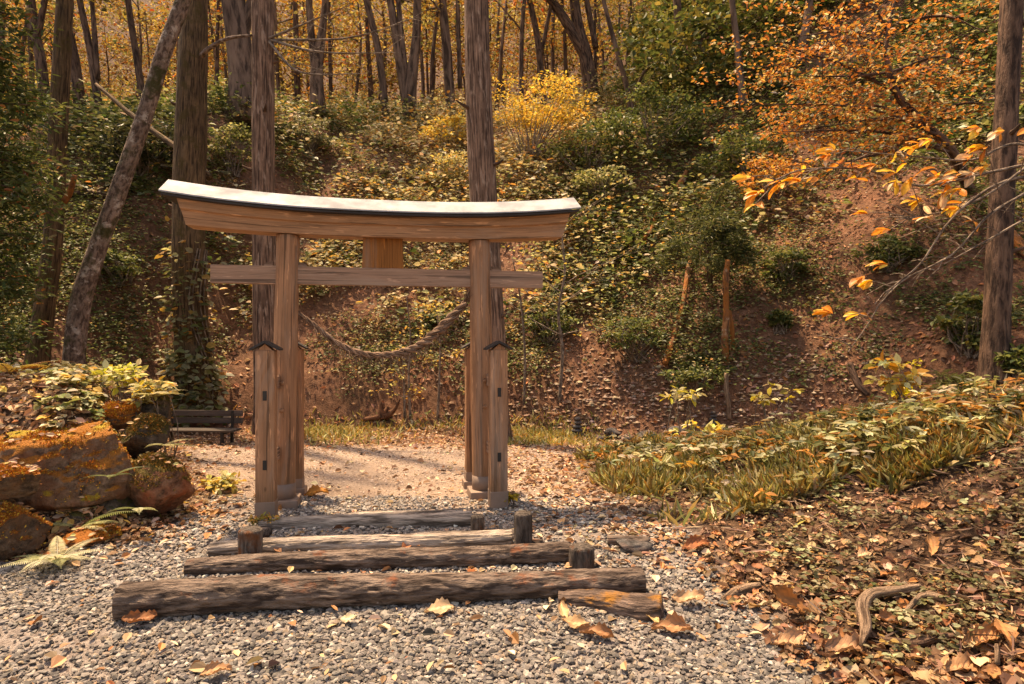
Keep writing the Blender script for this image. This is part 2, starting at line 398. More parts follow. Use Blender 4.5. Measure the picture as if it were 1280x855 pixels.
def clumps(mb, cen, rad, n, size, pal, w=None, flat=.45, up_j=.5, asp=.55, jit=.22, shade=None):
    cen = np.asarray(cen, float).reshape(-1, 3); k = len(cen); rad = np.broadcast_to(rad, (k,))
    idx = np.repeat(np.arange(k), n)
    p = R.standard_normal((len(idx), 3)); p = nrm(p) * (R.uniform(0, 1, (len(idx), 1))**.5)
    P = cen[idx] + p * rad[idx][:, None] * np.array([1, 1, flat])
    D = nrm(p * np.array([1, 1, .3]) + .7 * R.standard_normal((len(idx), 3)) * np.array([1, 1, .5]))
    Nn = nrm(np.array([0, 0, 1]) + up_j * R.standard_normal((len(idx), 3)))
    leaves(mb, P, D, Nn, size * R.uniform(.6, 1.35, len(idx)), asp, cols(len(idx), pal, jit, w))
GOLD = [(.55, .37, .09), (.46, .26, .06), (.68, .54, .17), (.34, .18, .055), (.42, .38, .13)]
ORANGE = [(.56, .25, .055), (.48, .19, .045), (.62, .33, .08), (.38, .15, .04)]
RED = [(.55, .1, .03), (.6, .18, .04)]
GREEN = [(.05, .075, .022), (.085, .11, .03), (.13, .15, .045), (.18, .19, .06)]
OLIVE = [(.16, .14, .035), (.25, .2, .05), (.1, .1, .03)]
PALE = [(.42, .38, .17), (.5, .45, .25), (.33, .33, .13)]
BROWN = [(.22, .11, .06), (.32, .17, .09), (.42, .25, .14), (.14, .07, .04), (.36, .15, .06), (.5, .34, .21)]
# ================================================================ SETTING
def build_ground():
    xs = np.concatenate([np.arange(-70, -13, 1.5), np.arange(-13, 13, .09), np.arange(13, 70, 1.5)])
    ys = np.concatenate([np.arange(-14, 2, .8), np.arange(2, 13, .075), np.arange(13, 32, .2), np.arange(32, 110, 1.8)])
    X, Y = np.meshgrid(xs, ys); Z = H(X, Y); n, mth = len(xs), len(ys)
    V = np.stack([X, Y, Z], -1).reshape(-1, 3)
    i = (np.arange(mth - 1)[:, None] * n + np.arange(n - 1)[None]).ravel()
    Fq = np.stack([i, i + 1, i + n + 1, i + n], -1)
    x, y = V[:, 0], V[:, 1]; w = .12 * fbm(x * 3, y * 3, 1)
    gr = ss(-.25, .15, edge_r(y) - x + w) * ss(-.3, .2, x - edge_l(y) + w) * ss(.1, -.7, slope_s(x, y) + 3 * w)
    gr = gr * ss(10.9, 9.2, y + 3 * w)
    hs = np.maximum(ss(-.6, .3, slope_s(x, y)), ss(7, 9, y) * (1 - ss(.5, 1.5, x) * ss(10, 9, y)))
    hs = hs * (1 - .85 * ss(34, 44, y))
    g = MB(); g.add(V, Fq, np.stack([gr, hs, x * 0], -1))
    o = mk('ground', g, M['ground']); tag(o, kind='structure')
build_ground()
def gravel_mask(x, y):
    w = .18 * fbm(x * 3, y * 3, 1)
    return (edge_r(y) - x + w > -.02) & (x - edge_l(y) + w > 0) & (slope_s(x, y) < -.3)

def stones(n, ylo, yhi, smin, smax, name, lod, br=1.0):
    x = np.empty(0); y = np.empty(0)
    while len(x) < n:
        yy = ylo + (yhi - ylo) * R.uniform(0, 1, n * 2)**1.15; xx = R.uniform(-.85, .85, n * 2) * (yy + .3)
        k = gravel_mask(xx, yy); pn = fbm(xx * 1.7, yy * 1.7, 33)
        k &= R.uniform(0, 1, len(xx)) < np.clip(.92 + pn * 1.5, .1, 1)
        x = np.append(x, xx[k]); y = np.append(y, yy[k])
    x, y = x[:n], y[:n]; s = smin + (smax - smin) * R.uniform(0, 1, n)**2.0
    if lod:
        bm = bmesh.new(); bmesh.ops.create_icosphere(bm, subdivisions=1, radius=1); B = np.array([v.co[:] for v in bm.verts]); Fb = np.array([[v.index for v in f.verts] for f in bm.faces]); bm.free()
    else:
        B = np.array([[1, 0, 0], [0, 1, 0], [-1, 0, 0], [0, -1, 0], [0, 0, 1], [0, 0, -1.]]); Fb = np.array([[0, 1, 4], [1, 2, 4], [2, 3, 4], [3, 0, 4], [1, 0, 5], [2, 1, 5], [3, 2, 5], [0, 3, 5]])
    k = len(B); V = B[None] * (1 + .28 * R.standard_normal((n, k, 1))).clip(.45, 1.6) * R.uniform([.75, .6, .35], [1.35, 1, .75], (n, 3))[:, None, :]
    a = R.uniform(0, 6.28, n); ti = R.standard_normal(n) * .35
    ca, sa, ct, st_ = np.cos(a), np.sin(a), np.cos(ti), np.sin(ti)
    Vx, Vy, Vz = V[..., 0], V[..., 1], V[..., 2]
    Vy, Vz = Vy * ct[:, None] - Vz * st_[:, None], Vy * st_[:, None] + Vz * ct[:, None]
    Vx, Vy = Vx * ca[:, None] - Vy * sa[:, None], Vx * sa[:, None] + Vy * ca[:, None]
    V = np.stack([Vx, Vy, Vz], -1) * s[:, None, None]
    V += np.stack([x, y, H(x, y) + s * .28 + R.uniform(0, .006, n)], -1)[:, None, :]
    pal = [(.19, .165, .145), (.28, .24, .21), (.39, .345, .30), (.12, .105, .095), (.34, .26, .19), (.52, .47, .40), (.225, .20, .18)]
    pal = [tuple(q * br for q in p_) for p_ in pal] if lod else [(.5, .38, .3), (.4, .3, .23), (.6, .48, .4), (.3, .22, .17)]
    c = cols(n, pal, .14, [4, 4, 2.0, 3.5, 1.8, .5, 3] if lod else None, .012) * (ss(3.2, 5.6, y)[:, None] * .35 + .80)  # stone colours darken towards the camera, painting in the weaker light of the foreground
    g = MB(); g.add(V.reshape(-1, 3), (np.arange(n)[:, None, None] * k + Fb[None]).reshape(-1, 3), np.repeat(c, k, 0))
    return mk(name, g, M['stone'], smooth=False)
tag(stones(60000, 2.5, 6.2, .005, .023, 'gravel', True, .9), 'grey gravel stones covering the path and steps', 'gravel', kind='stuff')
tag(stones(9000, 5.9, 10.8, .006, .016, 'fine_gravel', False), 'fine pale gravel on the path around and beyond the gate', 'gravel', kind='stuff')

# ================================================================ TORII
TH = math.radians(11); U_ = Vector((math.cos(TH), math.sin(TH), 0)); Nf = Vector((math.sin(TH), -math.cos(TH), 0)); Zu = Vector((0, 0, 1))
TC = Vector((-1.19, 6.055, 0))
def TP(s, d, z): return TC + U_ * s + Nf * d + Zu * z
gate = thing('torii_gate', 'weathered wooden shrine gate with pale metal roof and braced side posts', 'torii gate', TC)
# lintel with pale roof
def lintel():
    n = 60; g = MB()
    prof = [(-.115, 2.475), (.115, 2.475), (.125, 2.575), (.15, 2.585), (.165, 2.70), (-.165, 2.70), (-.15, 2.585), (-.125, 2.575)]
    V = []; bv = []
    for i in range(n + 1):
        a = -1 + 2 * i / n
        for d, z in prof:
            k = (z - 2.475) / .225; hl = 1.71 + .08 * k
            lift = (.055 + .06 * k) * abs(a)**2.6
            V.append(TP(a * hl - .015, d, z + lift)); bv.append((d, z, a * hl))
    p = len(prof); Fq = [[i * p + j, i * p + (j + 1) % p, (i + 1) * p + (j + 1) % p, (i + 1) * p + j] for i in range(n) for j in range(p)]
    g.add(V, [np.array(Fq), np.array([list(range(p))[::-1], [n * p + j for j in range(p)]])], (1, 1, 1), bv)
    o = mk('lintel', g, M['wood_beam'], gate, smooth=False)
    # roof: two pitched sheets with a dark edge under them
    def roof(mat, z_e, z_r, half_d, off, thick, name, par):
        g = MB(); V = []; N_ = 60
        for i in range(N_ + 1):
            a = -1 + 2 * i / N_; lift = .105 * abs(a)**2.4
            hl = 1.872 + off
            for d, z in ((half_d, z_e), (half_d, z_e + thick), (0, z_r + thick), (-half_d, z_e + thick), (-half_d, z_e), (0, z_r)):
                V.append(TP(a * hl - .03, d, z + lift))
        Fq = [[i * 6 + j, i * 6 + (j + 1) % 6, (i + 1) * 6 + (j + 1) % 6, (i + 1) * 6 + j] for i in range(N_) for j in range(6)]
        g.add(V, [np.array(Fq), np.array([[0, 5, 2, 1], [5, 4, 3, 2], [N_ * 6 + 0, N_ * 6 + 1, N_ * 6 + 2, N_ * 6 + 5], [N_ * 6 + 5, N_ * 6 + 2, N_ * 6 + 3, N_ * 6 + 4]])])
        return mk(name, g, mat, par, smooth=False)
    fl = MB(); n = 60; V = []
    for i in range(n + 1):
        a = -1 + 2 * i / n; lift = .105 * abs(a)**2.4
        for d, z in ((.235, 2.652), (.235, 2.672), (-.235, 2.672), (-.235, 2.652)):
            V.append(TP(a * 1.858 - .03, d, z + .036 + lift - .03))
    fl.add(V, [np.array([[i * 4 + j, i * 4 + (j + 1) % 4, (i + 1) * 4 + (j + 1) % 4, (i + 1) * 4 + j] for i in range(n) for j in range(4)]), np.array([[3, 2, 1, 0], [n * 4, n * 4 + 1, n * 4 + 2, n * 4 + 3]])])
    mk('roof_edge', fl, M['dark_metal'], gate, smooth=False)
    roof(M['roof_metal'], 2.682, 2.83, .25, 0, .012, 'roof_sheet', gate)
lintel()
for side in (-1, 1):
    base, top = .935, .885
    g = MB(); P = [TP(side * base, 0, .10), TP(side * (base * .6 + top * .4), 0, 1.0), TP(side * top, 0, 2.478)]
    tube(g, P, [.112, .108, .102], 40, .06, .012, 2.0, seed=side + 2)
    pl = mk('pillar', g, M['wood'], gate)
    g = MB(); tube(g, [TP(side * base, 0, .06), TP(side * (base - .001), 0, .21)], [.117, .116], 32, .05); mk('collar', g, M['collar'], pl)
    g = MB()
    box(g, TP(side * base, 0, .02), (U_, Nf, Zu), (.15, .15, .055), .012); mk('footing', g, M['collar'], pl)
    for z in (1.13, .88):
        g = MB(); tube(g, [TP(side * (base - .01), .09, z), TP(side * (base - .01), .122, z)], [.024, .02], 12, .02); mk('bolt_plug', g, M['wood'], pl)
    # side posts, front and rear
    for d, hs in ((.45, .995), (-.45, .885)):
        g = MB(); box(g, TP(side * hs, d, .73), (U_, Nf, Zu), (.077, .077, .70), .008, seed=side * 2 + d)
        sp_ = mk('side_post', g, M['wood'], gate, smooth=False)
        g = MB(); box(g, TP(side * hs, d, .085), (U_, Nf, Zu), (.081, .081, .075), .004); mk('post_collar', g, M['collar'], sp_, smooth=False)
        if d < 0:
            g = MB(); box(g, TP(side * hs, d, .02), (U_, Nf, Zu), (.105, .105, .05), .01); mk('footing', g, M['collar'], sp_, smooth=False)
        g = MB(); V = []
        for dd in (.105, -.105):
            V += [TP(side * hs - .118, d + dd, 1.428), TP(side * hs - .118, d + dd, 1.445), TP(side * hs, d + dd, 1.512), TP(side * hs + .118, d + dd, 1.445), TP(side * hs + .118, d + dd, 1.428), TP(side * hs, d + dd, 1.49)]
        q = [[j, (j + 1) % 6, 6 + (j + 1) % 6, 6 + j] for j in range(6)] + [[0, 5, 2, 1], [5, 4, 3, 2], [6, 7, 8, 11], [11, 8, 9, 10]]
        g.add(V, np.array(q)); mk('post_cap', g, M['dark_metal'], sp_, smooth=False)
        g = MB(); V = [TP(side * hs - .07, d + .07, 1.42), TP(side * hs + .07, d + .07, 1.42), TP(side * hs, d + .07, 1.485), TP(side * hs - .07, d - .07, 1.42), TP(side * hs + .07, d - .07, 1.42), TP(side * hs, d - .07, 1.485)]
        g.add(V, [np.array([[0, 1, 2], [3, 5, 4]]), np.array([[1, 4, 5, 2], [0, 2, 5, 3]])]); mk('post_top', g, M['wood'], sp_, smooth=False)
        if d > 0:
            for z in (1.05, .47):
                g = MB(); box(g, TP(side * hs, d + .077, z), (U_, Nf, Zu), (.016, .006, .04), .002); mk('tenon', g, M['iron'], sp_, smooth=False)
    for z in (1.14, .50):
        g = MB(); f_, r_ = TP(side * .985, .375, z), TP(side * .93, -.375, z)
        ax = (f_ - r_).normalized(); box(g, (f_ + r_) / 2, (ax.cross(Zu), ax, Zu), (.024, .375, .055), .004, 1, seed=z)
        mk('brace_rail', g, M['wood_tie'], gate, smooth=False)
    for k in (-1, 1):
        g = MB(); c = TP(side * .905 + k * .145, 0, 2.215)
        def tp(v, k=k):
            if v.co.z > 0 and v.co.x * k > 0: v.co.z -= .022
        box(g, c, (U_, Nf, Zu), (.04, .03, .024), .003, 0, tp); mk('wedge', g, M['wood_tie'], gate, smooth=False)
g = MB(); box(g, TP(-.015, 0, 2.112), (U_, Nf, Zu), (1.53, .038, .083), .005, 0); mk('tie_beam', g, M['wood_tie'], gate, smooth=False)
g = MB()
def tpp(v):
    v.co.x *= 1.03 - .03 * v.co.z / .14
box(g, TP(-.03, 0, 2.335), (U_, Nf, Zu), (.182, .035, .141), .006, 2, tpp); mk('plaque', g, M['plaque'], gate, smooth=False)

# straw rope
def rope():
    Yr = 6.05
    pts = [(366, 386), (385, 400), (420, 428), (452, 442), (490, 443), (520, 434), (548, 414), (566, 396), (582, 378)]
    P = [pt(x, y, np.interp(x, [366, 582], [5.90, 6.22])) for x, y in pts]
    rad = [.012, .02, .03, .036, .036, .042, .05, .046, .03]
    C_, rr = smooth_path(P, [q * .8 for q in rad], .012); T, U, W = frames(C_)
    L = np.concatenate([[0], np.cumsum(np.linalg.norm(np.diff(C_, axis=0), axis=1))])
    o = thing('straw_rope', 'sagging twisted straw rope strung between the two gate pillars', 'rope', P[4])
    for k in range(3):
        a = L * 24 + .7 * np.sin(L * 5) + k * 2.094; off = (U * np.cos(a)[:, None] + W * np.sin(a)[:, None]) * rr[:, None] * .62
        g = MB(); tube(g, C_ + off, rr * .62, 10, smoothp=False, rough=.9, rs=38, seed=k); mk('strand', g, M['rope'], o)
    g = MB()
    for k in range(420):   # loose straws
        i = int(R.integers(5, len(C_) - 2)); p = C_[i]; d = nrm(T[i] * R.choice([-1, 1]) * .7 + R.standard_normal(3) * .5 + np.array([0, 0, -.5])); l = R.uniform(.03, .11)
        tube(g, [p + d * rr[i] * .5, p + d * (l * .6 + rr[i]), p + d * (l + rr[i]) + np.array([0, 0, -.02])], [.003, .0028, .0015], 3, .1, cap=False, seed=k)
    e = C_[-1]
    for k in range(110):   # frayed tuft at the right end
        d = nrm(np.array([.45, -.1, .75]) + R.standard_normal(3) * .42); l = R.uniform(.08, .17)
        tube(g, [e - d * .05, e + d * l * .6, e + d * l + np.array([0, 0, -.015])], [.003, .0025, .001], 3, .1, cap=False, seed=k)
    for k in range(130):    # hanging fringe
        i = int(R.integers(len(C_) // 4, int(len(C_) * .85))); p = C_[i]
        tube(g, [p, p + np.array([R.normal() * .02, -.01, -.07]), p + np.array([R.normal() * .03, -.01, -R.uniform(.08, .15)])], [.0025, .002, .001], 3, .1, cap=False, seed=k)
    mk('loose_straw', g, M['rope'], o)
rope()

# ================================================================ LOG STEPS AND STAKES
def log(name, a, b, ra, rb, label, mat='log', seed=1, sag=0.0, cat='log', group='log steps'):
    a, b = Vector(a), Vector(b); m_ = (a + b) / 2 + Vector((0, .02, sag))
    g = MB(); tube(g, [a, a.lerp(m_, .5) + Vector((0, .012, .006)), m_, m_.lerp(b, .5) - Vector((0, .01, .004)), b], [ra, ra, (ra + rb) / 2, rb, rb], 72, .012, .03, 3, ridge=(.12, 3.6, 8.0), seed=seed)
    o = mk(name, g, M[mat], loc=m_ - Vector((0, 0, (ra + rb) / 2)))
    return tag(o, label, cat, group)
def on(x, y, r): return (x, y, float(H(x, y)) + r)
log('log', on(-2.36, 3.86, .085), on(.85, 4.17, .07), .118, .092, 'longest and nearest log step, dark rippled bark, across the whole stair', seed=1)
log('log', on(.30, 4.04, .0), on(.90, 3.84, .045), .075, .098, 'short stub log with a little orange moss in front of the longest log', 'log_moss', 2)
log('log', on(-2.24, 4.42, .03), on(.42, 4.60, .065), .075, .078, 'second log step from the front, reddish moss at its right end by a squat stake', seed=3)
log('log', on(-2.22, 4.72, .02), on(.0, 4.90, .045), .07, .065, 'third log step from the front, half sunk in gravel', 'log_pale', seed=4)
log('log', on(-.9, 4.98, -.005), on(.02, 5.02, .02), .05, .052, 'thin sunken log just behind the third log step', 'log_pale', seed=5)
log('log', on(-2.06, 5.22, .015), on(-.33, 5.32, .045), .065, .068, 'rearmost log step, bleached pale, ending at a small grey stake', 'log_pale', seed=6)
log('log', on(-1.5, 5.44, .0), on(-.42, 5.52, .03), .05, .05, 'pale thin log lying behind the rearmost step', 'log_pale', seed=7)
def stake(px, row_top, row_bot, w, label, seed):
    p = hit(px, row_bot); d = p.y; r = w / 2 / F * d; h = (row_bot - row_top) / F * d
    g = MB(); tube(g, [p - Zu * .1, p + Zu * h * .5, p + Zu * (h - .012), p + Zu * h], [r, r * 1.02, r, r * .86], 40, .02, .05, 5, ridge=(.05, 3, 3), seed=seed)
    tag(mk('wooden_stake', g, M['stake'], loc=p), label, 'stake', 'stakes holding the log steps')
stake(313, 661, 701, 29, 'dark square-cut stake at the left end of the log steps', 11)
stake(654, 641, 688, 23, 'tallest slim stake right of the third log step', 12)
stake(727, 683, 711, 32, 'squat wide stake at the right end of the second log step', 13)
stake(597, 644, 667, 18, 'small grey stake at the right end of the rearmost log step', 14)
for (x, y, r, l, lab) in ((677, 680, 6.5, .12, 'small round log butt lying behind the reddish second log step'), (811, 679, 8, .3, 'short sawn branch piece lying on gravel right of the steps'), (335, 668, 8, .16, 'short grey wood block behind the dark left stake')):
    p = hit(x, y + 6); rr = r / F * p.y
    g = MB(); tube(g, [p + Vector((-l, .06, rr * .8)), p + Vector((0, 0, rr * .8))], [rr * .8, rr], 24, .02, .06, 5, seed=x)
    tag(mk('wood_piece', g, M['log'], loc=p), lab, 'wood piece')

#VEG_START

# ================================================================ VEGETATION
LEFT_GREEN = [(.05, .075, .022), (.085, .11, .03), (.14, .15, .05), (.10, .10, .03)]
def scatter(n, ylo, yhi, dens, pw=1.0):
    xs, ys = [], []; tot = 0
    while tot < n:
        y = ylo + (yhi - ylo) * R.uniform(0, 1, n)**pw; x = R.uniform(-.95, .95, n) * (y + 1.0)
        z = H(x, y); px, py = to_px(x, y, z)
        k = R.uniform(0, 1, n) < dens(x, y, px, py)
        xs.append(x[k]); ys.append(y[k]); tot += int(k.sum())
    return np.concatenate(xs)[:n], np.concatenate(ys)[:n]
def ell(px, py, cx, cy, rx, ry):
    return np.exp(-(((px - cx) / rx)**2 + ((py - cy) / ry)**2))
def cover_d(x, y, px, py):
    s = slope_s(x, y)
    d = ss(-.25, .2, fbm(x * .8, y * .8, 41, 4) + .16)
    d = d * ss(.3, 1.2, s + .7 * fbm(x * .7, y * .7, 3))
    bare = np.maximum.reduce([ell(px, py, 800, 505, 230, 48), 1.05 * ell(px, py, 1090, 300, 125, 140), ell(px, py, 1000, 420, 110, 80), .6 * ell(px, py, 1200, 330, 120, 100), .5 * ell(px, py, 500, 520, 250, 30), .5 * ell(px, py, 230, 400, 60, 60)])
    patch = np.maximum.reduce([ell(px, py, 1110, 315, 50, 30), ell(px, py, 1000, 350, 45, 30), ell(px, py, 1150, 380, 70, 22), ell(px, py, 870, 460, 60, 25)])
    return np.clip(d * (1 - bare) + .6 * patch + .35 * ell(px, py, 130, 330, 130, 110), .0, 1)
def hill_cover(n, k, ylo, yhi, size, hgt, name, label, pw=1.0):
    x, y = scatter(n, ylo, yhi, cover_d, pw); z = H(x, y); px, py = to_px(x, y, z)
    hs = ss(-.1, .5, fbm(x * .6, y * .6, 77, 3)) * .8 + .35
    q = fbm(x * .45, y * .45, 60, 3)
    warm = ell(px, py, 560, 280, 190, 160) * .75 + ell(px, py, 330, 380, 110, 100) * .45 + ell(px, py, 660, 150, 140, 60) * .8 + .25 * ell(px, py, 1000, 250, 120, 120)
    pr = R.uniform(0, 1, n)
    g = MB(); idx = np.repeat(np.arange(n), k); mth = len(idx)
    hh = hgt * hs[idx] * R.uniform(.3, 1.1, mth)
    rad = (.10 + .18 * hs[idx]) * R.uniform(.2, 1, mth) * (hgt / .3)
    D = rdir(mth, .25); D[:, 1] -= .35; D = nrm(D)
    P = np.stack([x[idx], y[idx], z[idx] + hh], -1) + D * rad[:, None]
    Nn = nrm(np.array([0, -.25, 1]) + .42 * R.standard_normal((mth, 3)))
    cg = cols(mth, GREEN + [(.26, .26, .11)], .25, [2, 4, 4, 3, 2]); cw = cols(mth, [(.38, .33, .17), (.5, .31, .09), (.32, .27, .13), (.55, .47, .31), (.5, .24, .07)], .2, [3, 2, 3, 3, 1])
    sel = (pr[idx] < (warm[idx] * 1.0 + .10 + .35 * np.clip(q[idx], 0, 1)))[:, None]
    cc = np.where(sel, cw, cg)
    leaves(g, P, D, Nn, size * R.uniform(.55, 1.4, mth), .6, cc)
    # stems
    o = mk(name, g, M['leaf'], smooth=False); return tag(o, label, 'ground cover', kind='stuff')
hill_cover(36000, 11, 8, 24, .062, .32, 'undergrowth', 'low leafy green and yellow undergrowth covering the hillside', 1.15)
hill_cover(10000, 14, 13, 40, .15, .75, 'upper_undergrowth', 'taller leafy undergrowth on the upper slope and along the ridge')

def litter(n, ylo, yhi, dens, size, name, label, pal=BROWN, w=None, pw=1.0, lift=.012, tilt=.45):
    x, y = scatter(n, ylo, yhi, dens, pw); z = H(x, y); nn = HN(x, y)
    D = nrm(rdir(n, .15) + .001); Nn = nrm(nn + tilt * R.standard_normal((n, 3)))
    s = size * (.4 + 1.5 * R.uniform(0, 1, n)**2)
    g = MB(); P = np.stack([x, y, z + lift * R.uniform(.2, 1.6, n)], -1)
    D = nrm(D - nn * np.sum(D * nn, -1, keepdims=True))
    leaves(g, P, D, Nn, s, R.uniform(.25, .8, n), cols(n, pal, .3, w), fold=.7, droop=-.15)
    return tag(mk(name, g, M['dry_leaf'], smooth=False), label, 'leaf litter', kind='stuff')
litter(60000, 8, 34, lambda x, y, px, py: ss(-.4, .4, slope_s(x, y)) * (.35 + .65 * ss(-.3, .3, fbm(x * .9, y * .9, 90))), .065, 'hill_litter', 'brown leaf litter on the hillside', [(.32, .145, .08), (.22, .10, .055), (.36, .185, .11), (.38, .23, .14), (.40, .16, .06)], [4, 4, 2, 1, 1.5], 1.2)
litter(11000, 2.8, 11, lambda x, y, px, py: np.clip(ss(-.25, .2, x - edge_r(y)) * ss(3.4, 1.3, x - edge_r(y)) + .35 * ss(-.1, .4, x - edge_r(y)), 0, 1) * (slope_s(x, y) < .4), .048, 'bank_litter', 'dry brown and tan leaf litter on the right bank', None or BROWN, [4, 3, 1.5, 6, 2, .7], 1.2)
litter(19000, 4.4, 11.6, lambda x, y, px, py: np.where(slope_s(x, y) < .3, .10 + .9 * ss(8.2, 10.6, y) + .75 * ss(.5, -.2, x - edge_l(y)) + 1.3 * ss(1.5, 0, edge_r(y) - x) * ss(4.3, 5.2, y) , 0) * (x < edge_r(y)) * (x > -6.5), .05, 'path_litter', 'fallen leaves scattered over the path', BROWN + [(.55, .4, .27)], [3, 4, 4, 1, 2, 3, 3], 1.0)
litter(13000, 4.3, 9.2, lambda x, y, px, py: ss(.2, -.3, x - edge_l(y)) * (x > -9) * (slope_s(x, y) < .4), .055, 'mound_litter', 'sunlit dry leaves covering the left mound', BROWN + [(.55, .33, .08)], [3, 4, 4, 2, 2, 3, 2])
litter(500, 2.6, 5, lambda x, y, px, py: .2 * gravel_mask(x, y) * (1 + 0 * x), .05, 'gravel_litter', 'few small dry leaves on the near gravel', [(.45, .28, .16), (.55, .4, .26), (.36, .16, .07)], None, 1, .03)

def grass(n, ylo, yhi, dens, ln, name, label, pal, wdt=.05):
    x, y = scatter(n, ylo, yhi, dens); z = H(x, y)
    D = nrm(rdir(n, .1) * R.uniform(.2, 1.3, (n, 1)) + np.array([0, 0, 1])); g = MB()
    Nn = nrm(rdir(n, .3)); S = ln * R.uniform(.5, 1.4, n)
    leaves(g, np.stack([x, y, z], -1), D, Nn, S, wdt, cols(n, pal, .2), .3, .45)
    return tag(mk(name, g, M['grass'], smooth=False), label, 'grass', kind='stuff')
GP = [(.40, .34, .10), (.5, .43, .17), (.26, .25, .07), (.6, .54, .3), (.5, .3, .08)]
grass(20000, 5.2, 10.2, lambda x, y, px, py: np.clip(1.1 * ell(px, py, 860, 592, 170, 26) + ell(px, py, 1010, 600, 150, 40) + 1.0 * ell(px, py, 1190, 590, 130, 45) + .7 * ell(px, py, 950, 650, 60, 25), 0, 1) * ss(-.15, .4, fbm(x * 2.4, y * 2.4, 5)) * (x > edge_r(y) - .1), .15, 'grass', 'yellow green grass along the foot of the right bank', GP + [(.2, .18, .06), (.24, .16, .06)], .02)
grass(3500, 9.6, 12.5, lambda x, y, px, py: np.clip(ell(px, py, 680, 540, 60, 18) + .8 * ell(px, py, 410, 540, 60, 12) + .5 * ell(px, py, 540, 528, 140, 8), 0, 1), .11, 'path_edge_grass', 'short grass where the path meets the hillside', GP, .09)
x, y = scatter(5500, 3, 9, lambda x, y, px, py: ss(.0, .6, x - edge_r(y)) * (x < 6)); g = MB()
leaves(g, np.stack([x, y, H(x, y) + R.uniform(.005, .05, len(x))], -1), rdir(len(x), .22), rdir(len(x), 1), .16 * R.uniform(.4, 1.4, len(x)), .035, cols(len(x), [(.2, .12, .08), (.1, .06, .04), (.34, .22, .15)]), .5, .1)
tag(mk('twig_litter', g, M['dry_leaf'], smooth=False), 'thin dead twigs and stems strewn over the right bank', 'twig litter', kind='stuff')
# low herbs on the bank
def herbs(n, ylo, yhi, dens, size, h, k, name, label, pal, w=None, asp=.75):
    x, y = scatter(n, ylo, yhi, dens); z = H(x, y); idx = np.repeat(np.arange(n), k); mth = len(idx)
    D = rdir(mth, .2); hh = h * R.uniform(.3, 1, n)[idx] * R.uniform(.8, 1.15, mth)
    P = np.stack([x[idx], y[idx], z[idx] + hh], -1) + D * .012
    g = MB(); leaves(g, P, D, nrm(np.array([0, -.15, 1]) + .25 * R.standard_normal((mth, 3))), size * R.uniform(.6, 1.3, mth), asp, cols(n, pal, .2, w)[idx] * R.uniform(.85, 1.15, (mth, 1)))
    return tag(mk(name, g, M['leaf'], smooth=False), label, 'herbs', kind='stuff')
HP = [(.20, .18, .09), (.36, .35, .20), (.13, .12, .05), (.36, .20, .06), (.14, .11, .05)]
herbs(2900, 3.2, 8, lambda x, y, px, py: ss(.0, .5, x - edge_r(y)) * ss(-.3, .3, fbm(x * 2, y * 2, 15) + .1), .038, .09, 4, 'bank_herbs', 'small round leaved herbs scattered over the right bank', HP, [4, 2, 4, .7, 4])
herbs(900, 5, 8.4, lambda x, y, px, py: np.clip(ell(px, py, 1190, 575, 150, 50) + .5 * ell(px, py, 900, 575, 160, 18), 0, 1) * (x > edge_r(y)), .095, .24, 6, 'bank_broadleaf', 'broad leaved green and ochre plants along the crest of the right bank', [(.14, .14, .04), (.3, .27, .1), (.42, .2, .04), (.5, .46, .28), (.09, .1, .03), (.3, .15, .05)], None, .42)
herbs(260, 4.6, 8.6, lambda x, y, px, py: (x < -3.1) * ss(.3, .9, H(x, y)) * (x > -9), .06, .12, 5, 'mound_herbs', 'low plants on the left mound', [(.2, .2, .07), (.5, .4, .1), (.42, .38, .2)])

grass(14000, 4.8, 8.5, lambda x, y, px, py: ell(px, py, 1180, 575, 150, 45) * (x > edge_r(y)) * ss(-.15, .45, fbm(x * 1.6, y * 1.6, 25)), .14, 'tall_grass', 'tall arching ochre grass on the crest of the right bank', GP + [(.42, .22, .06), (.2, .17, .05), (.12, .11, .04), (.2, .12, .05)], .022)
herbs(170, 4.5, 6.6, lambda x, y, px, py: (px < 225) * (px > 60) * (py < 600) * (x > -4.6) * (x < -2.7), .075, .14, 5, 'rock_herbs', 'small pale leaved plants growing among the boulders', [(.3, .3, .14), (.5, .46, .26), (.16, .18, .06), (.5, .33, .08)])
# ---------------------------------------------------------------- trees
def branchy(mb, P0, d0, length, r, depth=2, nsub=4, tips=None, seed=0, droop=0.0, seg=6, curl=.25):
    n = 5; p = np.array(P0, float); d = nrm(np.array(d0, float)); pts = [p.copy()]; st = []
    for i in range(n):
        d = nrm(d + curl * R.standard_normal(3) * .6 + np.array([0, 0, -droop])); p = p + d * length / n; pts.append(p.copy()); st.append(d.copy())
    rs_ = np.linspace(r, r * .35, n + 1)
    tube(mb, pts, rs_, seg, length / 7, cap=False, seed=seed)
    if tips is not None: tips.append(pts[-1]); tips.append(pts[-2]); tips.append(pts[3])
    if depth > 0:
        for j in range(nsub):
            i = int(R.integers(1, n)); dd = nrm(st[i] * .6 + rdir(1, .45)[0] * .8)
            branchy(mb, pts[i], dd, length * R.uniform(.4, .65), rs_[i] * .55, depth - 1, max(2, nsub - 1), tips, seed + j + 1, droop, max(3, seg - 1), curl)
